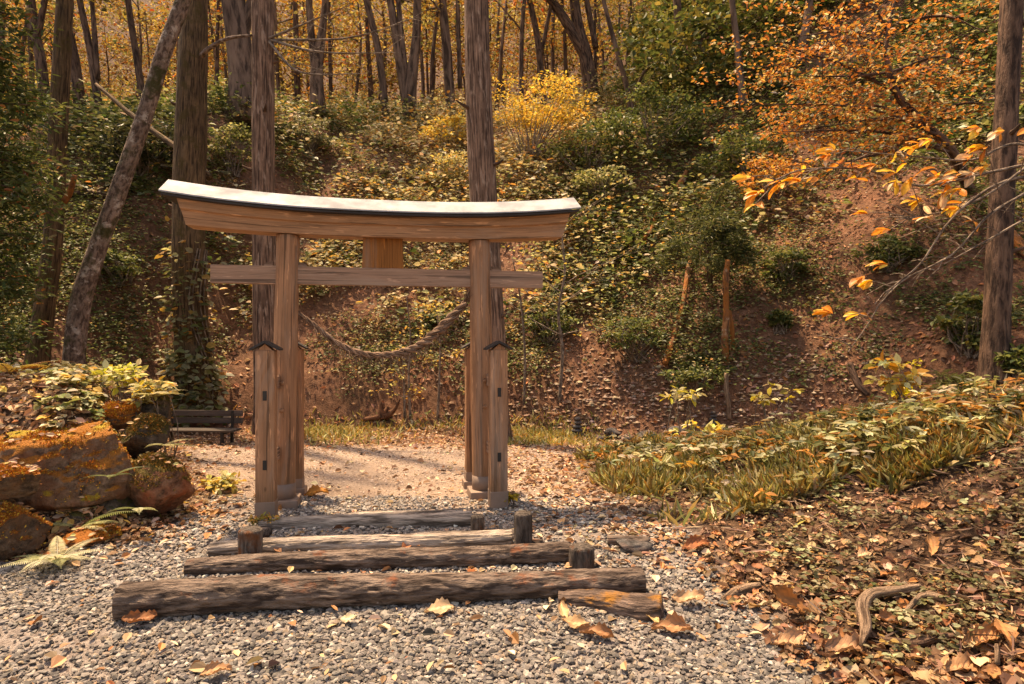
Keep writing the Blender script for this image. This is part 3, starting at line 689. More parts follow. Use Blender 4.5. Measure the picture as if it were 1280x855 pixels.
def tree(name, label, cat, pxs, Y=None, mat='far_bark', leafpal=GOLD, top=None, crown=None, group=None, seg=12, rough=.05, flare=.5, ridge=None, limbs=6, lsize=.13, nleaf=130, step=.3, lw=None, extra=None):
    """pxs: (px, row, width) of the trunk in the photo, from its base up; it stands on the terrain at its base"""
    b = hit(pxs[0][0], pxs[0][1]) if Y is None else None
    Y = Y or b.y
    P = [pt(px, py, Y) for px, py, w_ in pxs]; rad = [w_ / 2 / F * Y for _, _, w_ in pxs]
    zb = float(H(P[0].x, Y)); P[0].z = min(P[0].z, zb - .12) if b else zb - .12
    if P[1].z < P[0].z + .3: P.pop(1); rad.pop(1)
    d = (P[-1] - P[-2]).normalized(); up_ = top if top else 4.0
    e = P[-1] + Vector((d.x * .6, d.y, max(.85, d.z))) * up_ * .5; P += [e, e + Vector((d.x * .3, 0, 1)) * up_ * .5]
    rad += [rad[-1] * .72, rad[-1] * .25]
    base = Vector((P[0].x, Y, zb)); o = thing(name, label, cat, base, group)
    g = MB(); C_, rr = tube(g, P, rad, seg, step, rough, 3.0, seed=R.uniform(0, 50), flare=flare, ridge=ridge)
    mk('trunk', g, M[mat], o)
    g = MB(); tips = []; n = len(C_)
    for k in range(limbs):
        i = int(n * R.uniform(*(crown or (.45, .98)))); i = min(i, n - 2); L = R.uniform(.7, 1.5) * (1.2 if crown is None else 1)
        branchy(g, C_[i], rdir(1, .2)[0] + np.array([0, 0, .45]), L * (1 + .05 * Y / 2), max(.015, rr[i] * .35), 1, 4, tips, k)
    if tips:
        mk('branches', g, M[mat if mat != 'mossy_bark' else 'dark_bark'], o)
        g = MB(); t_ = np.array(tips); clumps(g, t_, .55 + .3 * R.uniform(0, 1, len(t_)), max(6, nleaf * limbs // len(t_)), lsize, leafpal, lw, .4)
        mk('crown', g, M['far_leaf'], o, smooth=False)
    return o, C_, rr
cr = (.5, .98)
# the big trunks near the gate
t1, c1, r1 = tree('cedar_tree', 'tall straight brown cedar trunk rising directly behind the right gate pillar', 'tree', [(617, 553, 44), (611, 400, 40), (604, 250, 36), (597, 90, 33), (595, 0, 31), (593, -120, 29)], mat='cedar', top=5.5, crown=(.87, .99), seg=40, flare=.35, ridge=(.07, 3.2, .35), limbs=7, leafpal=GREEN, lsize=.12, nleaf=160, step=.12)
t2, c2, r2 = tree('cedar_tree', 'straight reddish cedar trunk directly behind the left gate pillar', 'tree', [(334, 540, 32), (331, 400, 29), (329, 200, 28), (329, 0, 28), (329, -120, 26)], mat='cedar', top=5, crown=(.87, .99), seg=36, flare=.35, ridge=(.07, 3.2, .35), limbs=1, leafpal=GREEN, lsize=.12, nleaf=20, step=.12)
t3, c3, r3 = tree('ivy_clad_tree', 'thick mossy trunk wrapped in ivy behind the bench', 'tree', [(249, 512, 54), (240, 420, 42), (236, 300, 40), (240, 120, 38), (244, 0, 30), (246, -100, 28)], mat='mossy_bark', top=4, crown=(.85, .99), seg=32, flare=.2, ridge=(.08, 3, .4), limbs=2, nleaf=20, leafpal=OLIVE + GOLD, lsize=.14, step=.14)
def ivy(tr, C_, rr, zlo, zhi, n, pal, size, nstem=4):
    g = MB(); i = R.choice([k for k in range(len(C_)) if zlo < C_[k][2] < zhi], n)
    a = np.pi * 1.5 + R.normal(0, 1.1, n); dirv = np.stack([np.cos(a), np.sin(a), 0 * a], -1)
    P = C_[i] + dirv * (rr[i] * R.uniform(1.0, 1.5, n))[:, None] + np.array([0, 0, 1]) * R.uniform(-.12, .12, (n, 1))
    leaves(g, P, nrm(dirv * .6 + rdir(n, .3)), nrm(dirv * .7 + np.array([0, 0, .9]) + .3 * R.standard_normal((n, 3))), size * R.uniform(.5, 1.4, n), .7, cols(n, pal, .2))
    mk('ivy', g, M['leaf'], tr, smooth=False)
    for k in range(nstem):
        g = MB(); a0 = np.pi * 1.5 + R.normal(0, .8); js = [j for j in range(len(C_)) if zlo < C_[j][2] < zhi][::3]
        Pn = [C_[j] + np.array([math.cos(a0 + .35 * math.sin(q)), math.sin(a0 + .35 * math.sin(q)), 0]) * rr[j] * 1.04 for q, j in enumerate(js)]
        tube(g, Pn, [.012] * len(Pn), 5, .2, cap=False, seed=k); mk('ivy_stem', g, M['twig'], tr)
ivy(t3, c3, r3, 0, 3.2, 420, [(.2, .19, .09), (.33, .3, .15), (.1, .11, .03), (.35, .2, .05)], .13)
ivy(t3, c3, r3, 0, 1.3, 330, [(.25, .24, .12), (.42, .4, .24), (.13, .14, .04)], .15, 2)
t4, c4, r4 = tree('leaning_tree', 'leaning grey brown trunk with pale lichen blotches, curving up to the right', 'tree', [(86, 470, 27), (97, 400, 24), (119, 320, 22), (146, 245, 21), (179, 150, 20), (205, 65, 19), (232, -10, 18), (255, -100, 16)], Y=9.6, mat='pale_bark', top=3, crown=(.85, .99), seg=30, flare=.2, ridge=(.05, 2, .5), limbs=1, nleaf=30, leafpal=GOLD, step=.13)
t5, c5, r5 = tree('mossy_tree', 'dark slender mossy trunk left of the leaning lichen trunk', 'tree', [(43, 465, 28), (56, 380, 24), (66, 300, 22), (72, 180, 21), (78, 60, 20), (83, -60, 18)], Y=9.8, mat='mossy_bark', top=3.5, crown=(.8, .99), seg=26, flare=.2, ridge=(.05, 2.5, .5), limbs=3, nleaf=60, leafpal=ORANGE + OLIVE, step=.13)
t6, c6, r6 = tree('straight_tree', 'single straight dark trunk at the right edge of the hillside', 'tree', [(1243, 475, 36), (1247, 380, 30), (1252, 250, 28), (1260, 100, 26), (1265, 0, 26), (1270, -100, 24)], mat='dark_bark', top=3.5, crown=(.82, .99), seg=30, flare=.15, ridge=(.07, 3, .4), limbs=7, leafpal=ORANGE, step=.13)
g = MB(); q = pt(80, 252, 9.8); tube(g, [q, q + Vector((.12, -.05, .12)), q + Vector((.22, -.08, .38))], [.05, .045, .035], 12, .06, .05); mk('stub', g, M['orange_bark'], t5)
for tr_, cc_, rr_t, zs in ((t1, c1, r1, (1.9, 3.4, 4.3, 5.2)), (t2, c2, r2, (2.6, 4.4, 5.4, 6.3)), (t3, c3, r3, (3.9, 5.6)), (t6, c6, r6, (2.6, 4.2, 5.6))):
    for z_ in zs:
        i = int(np.argmin(abs(cc_[:, 2] - z_))); a = R.uniform(np.pi * .95, np.pi * 2.05); d = np.array([math.cos(a), math.sin(a), .25]); p = cc_[i] + d * rr_t[i] * .8
        g = MB(); l = R.uniform(.05, .22); tube(g, [p, p + d * (rr_t[i] * .2 + l * .5), p + d * (rr_t[i] * .2 + l) + np.array([0, 0, .02])], [.035, .022, .012], 8, .04, .15, 8, seed=z_); mk('stub', g, M['dark_bark'], tr_)
g = MB()   # bare branches of the left cedar
tp_ = []
for (a, b_, c_) in (((340, 50), (430, 48), (500, 30)), ((338, 50), (400, 65), (495, 66)), ((336, 48), (380, 30), (440, 5)), ((336, 52), (375, 90), (455, 92))):
    Yb = c2[0][1] - .1; Pp = [pt(*a, Yb), pt(*b_, Yb - .4), pt(*c_, Yb - .7)]
    tube(g, Pp, [.028, .018, .006], 6, .2, cap=False)
    for k in range(7):
        s0 = R.uniform(.2, .95); p0 = Pp[0].lerp(Pp[1], s0 * 2) if s0 < .5 else Pp[1].lerp(Pp[2], s0 * 2 - 1)
        branchy(g, p0, (R.uniform(.5, 1), R.normal() * .4, R.normal() * .5), R.uniform(.3, .8), .007, 1, 3, None, k, 0, 4)
mk('bare_branches', g, M['twig'], t2)
g = MB(); Yb = c3[0][1] - .2; tube(g, [pt(252, 70, Yb), pt(262, 60, Yb - .1), pt(285, 48, Yb - .2), pt(315, 44, Yb - .3)], [.05, .04, .03, .02], 10, .1, .05); mk('branch', g, M['pale_bark'], t3)
# ridge trees
RT = [
 ('twin_trunk_tree', 'forked trunk tree on the ridge between the two gate pillars, paler left fork', [(514, 160, 20), (512, 120, 17), (520, 50, 11), (522, -20, 10)], 'far_bark', [[(510, 140, 13), (500, 80, 11), (488, 0, 9)], [(512, 125, 9), (503, 60, 8), (497, -10, 6)]]),
 ('forked_tree', 'thick dark forked tree leaning left on the ridge above the golden shrub', [(742, 98, 20), (732, 70, 17), (722, 30, 14), (716, -20, 12)], 'dark_bark', [[(733, 72, 15), (708, 28, 13), (682, -10, 11)], [(745, 60, 8), (733, 0, 7)]]),
 ('broad_tree', 'broad far trunk between the ivy trunk and the left cedar', [(305, 150, 40), (303, 100, 32), (297, 40, 30), (288, -30, 28)], 'far_bark', [[(300, 60, 14), (318, -10, 12)]]),
 ('forked_tree', 'slim forked tree with a Y shaped top at the far upper left', [(60, 112, 13), (50, 70, 12), (44, 40, 10), (38, -20, 7)], 'dark_bark', [[(46, 50, 8), (56, 0, 7)]]),
 ('leaning_ridge_tree', 'dark trunk leaning left between the two dark left trunks and the leaning one', [(103, 118, 14), (92, 70, 12), (80, 20, 10), (70, -30, 9)], 'dark_bark', []),
 ('ridge_tree', 'pair of thin dark trunks on the ridge left of the leaning trunk', [(126, 112, 10), (112, 60, 8), (98, -10, 7)], 'dark_bark', [[(122, 100, 7), (118, 40, 6), (114, -10, 5)]]),
 ('ridge_tree', 'thin upright trunk on the ridge behind the leaning lichen trunk', [(182, 135, 9), (172, 80, 8), (160, 0, 7)], 'dark_bark', []),
 ('double_trunk_tree', 'tall double trunk tree on the ridge just right of the left cedar', [(398, 135, 20), (396, 90, 16), (404, 30, 9), (408, -20, 8)], 'far_bark', [[(394, 95, 10), (388, 30, 9), (385, -20, 8)]]),
 ('ridge_tree', 'slender ridge trunk leaning left of the twin trunk tree', [(484, 128, 10), (474, 70, 9), (458, 0, 8), (452, -30, 7)], 'far_bark', []),
 ('ridge_tree', 'pale straight ridge trunk just left of the right cedar', [(565, 130, 13), (559, 70, 12), (553, 0, 10)], 'far_bark', [[(575, 110, 6), (572, 0, 5)]]),
 ('ridge_tree', 'slim trunk on the ridge right of the right cedar', [(682, 100, 9), (672, 50, 8), (660, -10, 7)], 'dark_bark', [[(676, 70, 5), (690, 0, 5)]]),
 ('slope_sapling', 'slender sapling trunk leaning left on the slope above the golden shrub', [(792, 150, 8), (785, 115, 7), (770, 60, 6), (752, -10, 5)], 'far_bark', [[(788, 128, 4), (805, 90, 4), (815, 80, 3)]]),
 ('slope_tree', 'dark trunk on the shaded upper slope at top centre right', [(858, 110, 16), (852, 60, 12), (846, 0, 10)], 'dark_bark', []),
 ('slope_tree', 'pinkish thin trunk beside the dark trunk on the upper slope', [(878, 75, 7), (874, 30, 7), (868, -10, 6)], 'far_bark', []),
 ('slope_tree', 'slim brown trunk on the slope left of the orange maple', [(930, 140, 10), (923, 70, 8), (915, 0, 7)], 'far_bark', []),
 ('slope_tree', 'short slanting trunk on the dark slope above the orange maple', [(998, 80, 14), (1006, 40, 11), (1012, 0, 9)], 'far_bark', []),
]
for i, (nm, lab, pth, mt, forks) in enumerate(RT):
    far = pth[0][0] < 800
    o, C_, rr = tree(nm, lab, 'tree', pth, mat=mt, leafpal=[GOLD, ORANGE + GOLD, GOLD + OLIVE][i % 3], top=4, crown=(.45, .95), limbs=6 if far else 3, lsize=.14, nleaf=120 if far else 80, flare=.35, group='autumn trees along the ridge')
    for fk in forks:
        g = MB(); Yb = C_[0][1]; P = [pt(a, b_, Yb) for a, b_, _ in fk]; rd = [c_ / 2 / F * Yb for _, _, c_ in fk]
        d = (P[-1] - P[-2]).normalized(); P.append(P[-1] + d * 3); rd.append(rd[-1] * .4)
        tube(g, P, rd, 10, .3, .05, 3, seed=i); mk('fork', g, M[mt], o)
# slimmer trees deeper in the wood
PAL = [GOLD, ORANGE + GOLD, GOLD + PALE[:1], OLIVE + GOLD, GOLD + GREEN[2:], RED + GOLD]
protos = []
for i in range(9):
    X, Yw, pl = 0.0, 0.0, 0.0
    lean = R.normal() * .6; r0 = R.uniform(.06, .15); o = thing('slim_tree', 'slim trunk in the golden autumn wood beyond the ridge', 'tree', (0, 0, 0), 'slim trees in the wood beyond the ridge')
    g = MB(); P = [Vector((X, Yw, pl - .4)), Vector((X + lean * .4, Yw, pl + 3)), Vector((X + lean, Yw + .3, pl + 6.5)), Vector((X + lean * 1.2, Yw, pl + 10))]
    C_, rr = tube(g, P, [r0, r0 * .85, r0 * .6, r0 * .2], 8, .6, .04, 3, seed=i); mk('trunk', g, M['far_bark' if i % 3 else 'dark_bark'], o)
    g = MB(); tips = []
    for k in range(7):
        j = int(len(C_) * R.uniform(.3, .95)); branchy(g, C_[min(j, len(C_) - 2)], rdir(1, .2)[0] + np.array([0, 0, .5]), R.uniform(1, 2.2), .03, 1, 3, tips, k, 0, 4)
    mk('branches', g, M['far_bark'], o)
    g = MB(); t_ = np.array(tips); clumps(g, t_, .8, 9, .15, PAL[i % 6], None, .4); mk('crown', g, M['far_leaf'], o, smooth=False)
    protos.append(o)
for i in range(95):
    o = protos[i] if i < 9 else copy_tree(protos[i % 9])
    Yw = R.uniform(22.5, 44); X = R.uniform(-.82, .2) * Yw; o.location = (X, Yw, float(H(X, Yw))); o.rotation_euler.z = R.uniform(0, 6.28); sc_ = R.uniform(.85, 1.2); o.scale = (sc_, sc_, sc_)
# far foliage mass
g = MB(); n = 2100; Yf = R.uniform(33, 60, n); Xf = R.uniform(-.95, .45, n) * Yf
Zf = plateau(Xf) + .12 * (Yf - 24) + R.uniform(.2, 17, n); Zf = np.maximum(Zf, H(Xf, Yf) + .3); clumps(g, np.stack([Xf, Yf, Zf], -1), R.uniform(.7, 1.8, n), 62, .19, [(.38, .25, .08), (.33, .18, .06), (.75, .62, .26), (.24, .13, .06), (.34, .31, .12), (.18, .16, .07), (.12, .07, .04), (.38, .15, .05)], [3, 3, 1.6, 4, 3, 4, 6, 1.5], .45)  # palest yellow leaves paint the glimmers of light, darkest ones paint deep shade
tag(mk('far_foliage', g, M['far_leaf'], smooth=False), 'dense golden and orange autumn foliage of the far wood', 'foliage', kind='stuff')
g = MB(); n = 1000; Yf = R.uniform(18, 46, n); Xf = R.uniform(.18, .95, n) * Yf; clumps(g, np.stack([Xf, Yf, H(Xf, Yf) + R.uniform(.2, 3, n)], -1), R.uniform(.6, 1.4, n), 60, .22, GREEN + OLIVE, None, .5)
tag(mk('slope_foliage', g, M['leaf'], smooth=False), 'dark evergreen foliage on the high right slope', 'foliage', kind='stuff')

# ---------------------------------------------------------------- shrubs
def shrub(name, label, cpx, cpy, wpx, hpx, pal, n=900, size=.1, Y=None, lw=None, group=None, flat=.5, nstem=6, mat='twig', cl=16, base=None, asp=.55, dy=.7, rad=.33):
    if n >= 900 and rad == .33: cl = int(cl * 2); rad = .22; flat *= .8; wpx *= 1.15; size *= .9
    b = base or hit(cpx, cpy + hpx / 2)
    if Y: b = Vector(((cpx - CX) / F * Y, Y, 0)); b.z = float(H(b.x, Y))
    Y = b.y; c = pt(cpx, cpy, Y); wx, hz = wpx / 2 / F * Y, hpx / 2 / F * Y
    o = thing(name, label, 'shrub', b, group); g = MB(); cen = []
    for k in range(cl):
        u = nrm(R.standard_normal(3)) * R.uniform(.25, 1)**.5; cen.append(np.array([c.x + u[0] * wx * .8, Y + u[1] * wx * dy, c.z + u[2] * hz * .8]))
    cen = np.array(cen); cen[:, 2] = np.maximum(cen[:, 2], H(cen[:, 0], cen[:, 1]) + .08)
    for k in range(len(cen)):
        e = cen[k]; bb = np.array(b) + np.array([R.normal() * .06, R.normal() * .06, -.05]); md = (bb + e) / 2 + R.standard_normal(3) * .07
        tube(g, [bb, md, e], [.018 if wx > .5 else .008, .011 if wx > .5 else .006, .004], 5, .15, cap=False, seed=k)
    mk('stems', g, M[mat], o)
    g = MB(); clumps(g, cen, max(wx, hz) * rad * R.uniform(.7, 1.3, len(cen)), n // len(cen), size, pal, lw, flat, asp=asp); mk('foliage', g, M['leaf'], o, smooth=False)
    return o
shrub('golden_shrub', 'bright golden yellow leaved shrub on the slope right of the right cedar', 675, 130, 170, 70, [(.68, .43, .07), (.72, .52, .13), (.54, .31, .06), (.38, .32, .08)], 3400, .085, cl=46, base=hit(660, 205), flat=.25, rad=.22)
shrub('golden_shrub', 'small yellow leaved shrub just below left of the bright golden one', 560, 165, 75, 45, [(.7, .45, .08), (.6, .5, .16)], 900, .11)
shrub('yellow_green_shrub', 'pale yellow green layered shrub on the slope left of the right cedar', 545, 210, 95, 50, PALE + [(.6, .4, .1)], 1400, .10, flat=.35)
shrub('evergreen_shrub', 'dark spreading evergreen shrub on the upper slope above the golden shrub to the right', 815, 150, 150, 90, GREEN, 2400, .12, cl=24)
shrub('evergreen_shrub', 'dark green shrub in the shade under the slim brown slope trunk', 935, 190, 120, 70, GREEN, 1600, .11, cl=20)
shrub('evergreen_shrub', 'dense dark green shrub right of the golden shrub under the slender sapling', 735, 185, 110, 70, GREEN + [(.13, .13, .04)], 1600, .11, cl=20)
shrub('drooping_shrub', 'cream tipped drooping shrub at right just beyond the roof end of the gate', 745, 225, 90, 45, PALE + GREEN[2:], 1100, .10, flat=.4)
shrub('dark_thicket', 'very dark thicket on the ridge between the leaning trunk and the ivy trunk', 175, 185, 130, 75, [(.035, .04, .018), (.06, .06, .025)], 1800, .12, cl=22)
shrub('green_shrub', 'green and yellow shrub between ivy trunk and left cedar', 290, 180, 60, 80, GREEN[2:] + PALE[:1], 900, .11)
shrub('green_shrub', 'grey green rounded shrub on the ridge right of the left cedar', 385, 165, 90, 50, [(.2, .19, .1), (.3, .27, .17), (.12, .13, .05)], 1200, .12)
shrub('leafy_shrub', 'leafy green shrub at right beneath the straight right trunk with a dark hollow', 1215, 400, 95, 90, GREEN + OLIVE[:1], 1400, .09)
shrub('evergreen_shrub', 'rounded dark green bush at the right edge beside the straight right trunk', 1275, 450, 50, 55, GREEN, 500, .08)
for (a, b_, w_, h_, lab) in ((980, 330, 70, 45, 'patch of green leaves on bare soil right of the hanging fir'), (1110, 315, 90, 45, 'low green bush on the bare brown slope under the yellow branch tips'), (975, 400, 35, 30, 'smallest green tuft on the bare soil right of the red log'), (870, 470, 110, 35, 'broad low green bush at the foot of the hanging fir'), (795, 420, 100, 60, 'large leafy green bush left of the leaning red pole'), (690, 400, 80, 60, 'green leafy bush on the slope behind the right front gate post'), (150, 330, 90, 50, 'green shrub patch between the two left leaning trunks and the ivy trunk')):
    shrub('leafy_shrub', lab, a, b_, w_, h_, GREEN + [(.2, .2, .08)], 1100, .075, group='green bushes on the hillside', flat=.4, cl=34, rad=.2)
# big dark evergreen at the far left
o = thing('evergreen_tree', 'dark drooping evergreen filling the left edge behind the mound', 'tree', (-7.4, 8.2, float(H(-7.4, 8.2))))
g = MB(); C_, rr = tube(g, [(-7.4, 8.2, 0), (-7.35, 8.25, 3), (-7.2, 8.2, 6), (-7.2, 8.2, 8)], [.16, .13, .09, .03], 12, .2, .05); mk('trunk', g, M['dark_bark'], o)
g = MB(); tips = []
for k in range(34):
    j = int(len(C_) * R.uniform(.12, .95)); branchy(g, C_[j], (R.uniform(.1, 1), R.uniform(-.7, .5), .1), R.uniform(.6, 1.35), .02, 1, 4, tips, k, .06, 4)
mk('branches', g, M['dark_bark'], o)
g = MB(); t_ = np.array(tips); clumps(g, t_, .30, 34, .10, GREEN + [(.25, .23, .12), (.3, .11, .04)], [4, 4, 3, 1, .6, .4], .7, .6, .3); mk('crown', g, M['leaf'], o, smooth=False)
# orange maple on the right slope
b = hit(1215, 235); o = thing('orange_maple', 'spreading maple with flat layers of orange leaves on the right slope', 'tree', b)
g = MB(); Ym = b.y - .3
tube(g, [b - Zu * .2, pt(1190, 190, Ym), pt(1150, 150, Ym - .3), pt(1120, 115, Ym - .5), pt(1108, 60, Ym - .5), pt(1118, 0, Ym - .5)], [.10, .085, .07, .06, .04, .02], 12, .15, .05); mk('trunk', g, M['dark_bark'], o)
g = MB(); cen = []; cr_ = []
for (pa, pb, pc) in (((1175, 170), (1080, 135), (935, 130)), ((1185, 190), (1100, 165), (965, 165)), ((1115, 60), (1030, 60), (950, 105)), ((1150, 150), (1060, 130), (960, 185)), ((1120, 115), (1050, 80), (985, 60)), ((1115, 90), (1180, 70), (1235, 90)), ((1112, 60), (1060, 40), (1000, 45)), ((1120, 30), (1180, 20), (1230, 40)), ((1110, 40), (1090, 10), (1050, 0)), ((1185, 180), (1110, 190), (1010, 215)), ((1160, 150), (1200, 130), (1240, 130)), ((1150, 150), (1090, 150), (1020, 160)), ((1120, 115), (1150, 85), (1190, 100)), ((1115, 90), (1070, 95), (1010, 95))):
    dy = R.uniform(-1.2, .8); P = [pt(*pa, Ym - .3), pt(*pb, Ym - .3 + dy * .5), pt(*pc, Ym - .3 + dy)]
    Cb, _ = tube(g, P, [.035, .022, .006], 6, .15, cap=False)
    for q in Cb[len(Cb) // 5:]:
        for _k in range(2):
            e = q + R.standard_normal(3) * np.array([.5, .6, .13]) + np.array([0, 0, .04]); cen.append(e)
            tube(g, [q, (q + e) / 2 + np.array([0, 0, .03]), e], [.008, .005, .003], 3, .3, cap=False)
mk('branches', g, M['dark_bark'], o); cen = np.array(cen)
g = MB(); clumps(g, cen, .30, int(6800 / len(cen)), .076, [(.50, .19, .045), (.40, .14, .035), (.52, .25, .06), (.30, .11, .035), (.55, .34, .09), (.52, .45, .26), (.24, .22, .08)], [4, 4, 3, 3, 2, 2, 1.5], .22, .4); mk('crown', g, M['leaf'], o, smooth=False)
shrub('orange_bush', 'low orange leaved bush on bare soil at the left foot of the orange maple', 965, 225, 110, 60, ORANGE + [(.6, .38, .1)], 1500, .08, flat=.35)
# chestnut sapling reaching in from the right
def big_leaf_mesh(mb, p, d, nrm_, L, W, col, curl=.3, seed=0, serr=.0, twist=0.0, nl=9, nw=6):
    d = Vector(d).normalized(); n_ = Vector(nrm_).normalized(); s = d.cross(n_).normalized(); n_ = s.cross(d)
    V = []; Cc = []
    for i in range(nl + 1):
        t = i / nl; wdt = W / 2 * (math.sin(math.pi * min(1, t * .94 + .03))**.75) * (1 - .25 * (t - .62)**2 * 4 * (t > .62) * .6) * (.75 + .5 * t * (t < .7) + .35 * (t >= .7)) * (1 + .12 * serr * (i % 2) * 1.0)
        for j in range(nw + 1):
            u = -1 + 2 * j / nw; a = u * curl * 2.1
            wave = .05 * L * math.sin(t * 9 + seed + u * 2) * abs(u) * serr + .03 * L * float(vn(t * 5, u * 2, seed))
            lat = math.sin(a) / (curl * 2.1 + 1e-6) * wdt if curl > .02 else u * wdt
            hgt_ = (1 - math.cos(a)) / (curl * 2.1 + 1e-6) * wdt + wave - (t - .4)**2 * L * .35 * (1 if twist >= 0 else -1) + math.sin(t * 3 + seed) * .04 * L
            hgt_ += .022 * L * serr * (1 if (i + abs(j - nw // 2)) % 2 else -1)
            V.append(Vector(p) + d * (t * L) + s * lat + n_ * hgt_)
            vein = 1.35 if j == nw // 2 else (1 - .26 * ((i + abs(j - nw // 2)) % 2))
            Cc.append([min(.9, c * vein * (1 + .12 * float(vn(t * 6, u * 4, seed + 5)))) for c in col])
    m_ = nw + 1; Fq = [[i * m_ + j, i * m_ + j + 1, (i + 1) * m_ + j + 1, (i + 1) * m_ + j] for i in range(nl) for j in range(nw)]
    mb.add(np.array([tuple(v) for v in V]), np.array(Fq), np.array(Cc))
o = thing('chestnut_sapling', 'chestnut sapling with large sunlit yellow orange leaves reaching in from the right edge', 'tree', (4.75, 5.0, float(H(4.75, 5.0))))
g = MB(); tube(g, [(4.75, 5.0, .6), (4.7, 5.0, 1.8), (4.6, 5, 3.2), (4.4, 5, 4.6)], [.045, .04, .03, .015], 10, .1, .04); mk('trunk', g, M['pale_bark'], o)
g = MB(); gl = MB(); Y0 = 5.0
B_ = [[(1330, 195), (1240, 215), (1150, 232), (1080, 212), (1005, 212), (970, 225)], [(1340, 200), (1270, 180), (1215, 200), (1160, 197), (1080, 190)], [(1340, 215), (1262, 225), (1215, 250), (1180, 285), (1150, 330), (1110, 365), (1085, 405), (1060, 440)], [(1335, 210), (1275, 245), (1235, 270), (1190, 318), (1130, 350), (1095, 385)], [(1340, 190), (1290, 205), (1240, 240), (1190, 262), (1120, 275)], [(1350, 240), (1280, 275), (1235, 300), (1180, 330)]]
ends = []
for i, br in enumerate(B_):
    P = [pt(a, b_, Y0 - .25 * k / len(br) + .06 * math.sin(i + k)) for k, (a, b_) in enumerate(br)]
    Cb, _ = tube(g, P, np.linspace(.014, .0035, len(P)), 6, .05, cap=False, seed=i)
    for q in range(12):
        p0 = Cb[int(R.integers(len(Cb) // 4, len(Cb)))]; e = p0 + np.array([-R.uniform(.05, .28), R.normal() * .12, R.normal() * .13]); tube(g, [p0, (p0 + e) / 2 + np.array([0, 0, .02]), e], [.005, .004, .002], 4, .1, cap=False)
        if i in (0, 1, 4) and q < 7: ends.append(e)
for (a, b_) in ((975, 228), (1003, 215), (1022, 222), (1055, 200), (1075, 208), (1095, 205), (1120, 190), (1152, 178), (1165, 175), (1120, 215), (1140, 222), (1225, 160), (1250, 165), (1255, 163), (1215, 215), (1190, 225), (1180, 240), (1150, 250), (1165, 270), (1200, 235), (1235, 205), (1110, 330), (1040, 390), (1075, 392), (1090, 350), (1080, 345)): ends.append(np.array(pt(a, b_, Y0 - .15 + R.normal() * .08)))
LC = [(.78, .40, .05), (.82, .52, .08), (.62, .23, .04), (.7, .27, .05), (.68, .52, .34), (.5, .2, .05)]
for k, e in enumerate(ends):
    for q in range(int(R.integers(3, 6))):
        d = nrm(np.array([-.8, -.1, -.18]) + R.standard_normal(3) * np.array([.55, .5, .3])); L = R.uniform(.08, .155)
        big_leaf_mesh(gl, e, d, nrm(np.array([0, -.3, 1]) + .5 * R.standard_normal(3)), L, L * R.uniform(.34, .45), LC[int(R.integers(6))], R.uniform(.1, .5), k * 3 + q, .3, 0, 6, 4)
mk('branches', g, M['twig'], o); mk('leaves', gl, M['leaf'], o)
# saplings with bare stems
def sapling(label, stem, Y=None, fw=5, nb=7, leaves_n=0, pal=GOLD, mat='twig', lean=None, blen=.5):
    b = hit(*stem[0]); Y = b.y; o = thing('bare_sapling', label, 'sapling', b); g = MB()
    P = [b - Zu * .05] + [pt(x, y, Y) for x, y in stem[1:]]
    Cb, rr = tube(g, P, np.linspace(fw, fw * .3, len(P)) / 2 / F * Y, 7, .12, .05, seed=stem[0][0]); tips = []
    for k in range(nb):
        i = int(len(Cb) * R.uniform(.3, .97)); s = R.choice([-1, 1]); branchy(g, Cb[i], (s * .9, R.normal() * .4, .45), R.uniform(.5, 1) * blen, rr[i] * .45, 1, 3, tips, k, -.02, 4, .2)
    mk('stem', g, M[mat], o)
    if leaves_n:
        g = MB(); clumps(g, np.array(tips), .14, max(2, leaves_n // len(tips)), .07, pal, None, .5); mk('leaves', g, M['leaf'], o, smooth=False)
sapling('reddish bare sapling on the slope right of the gate with long pale side twigs', [(699, 500), (703, 440), (698, 390), (706, 340), (703, 290), (714, 248)], fw=5, nb=13, leaves_n=160, pal=PALE + GOLD, blen=1.6)
sapling('thin bare sapling just right of the right front gate post', [(655, 505), (656, 440), (650, 370), (640, 320)], fw=4, nb=8, leaves_n=60, pal=PALE + GOLD, blen=.9)
sapling('left of the two close thin saplings seen under the rope', [(506, 523), (505, 480), (503, 445)], fw=4, nb=4, leaves_n=30, blen=.5)
sapling('thin upright sapling under the lowest part of the rope on its right', [(513, 523), (511, 470), (513, 420), (508, 370)], fw=4, nb=5, leaves_n=60, blen=.6)
sapling('crooked thin sapling just left of the right rear gate post', [(547, 522), (549, 480), (550, 430), (545, 380)], fw=4, nb=6, leaves_n=60, blen=.6)
sapling('small yellow leaved sapling on the right slope above the arching root', [(1127, 515), (1130, 495), (1137, 478), (1140, 460)], fw=3, nb=5, leaves_n=60, pal=[(.8, .65, .06)], blen=.25)
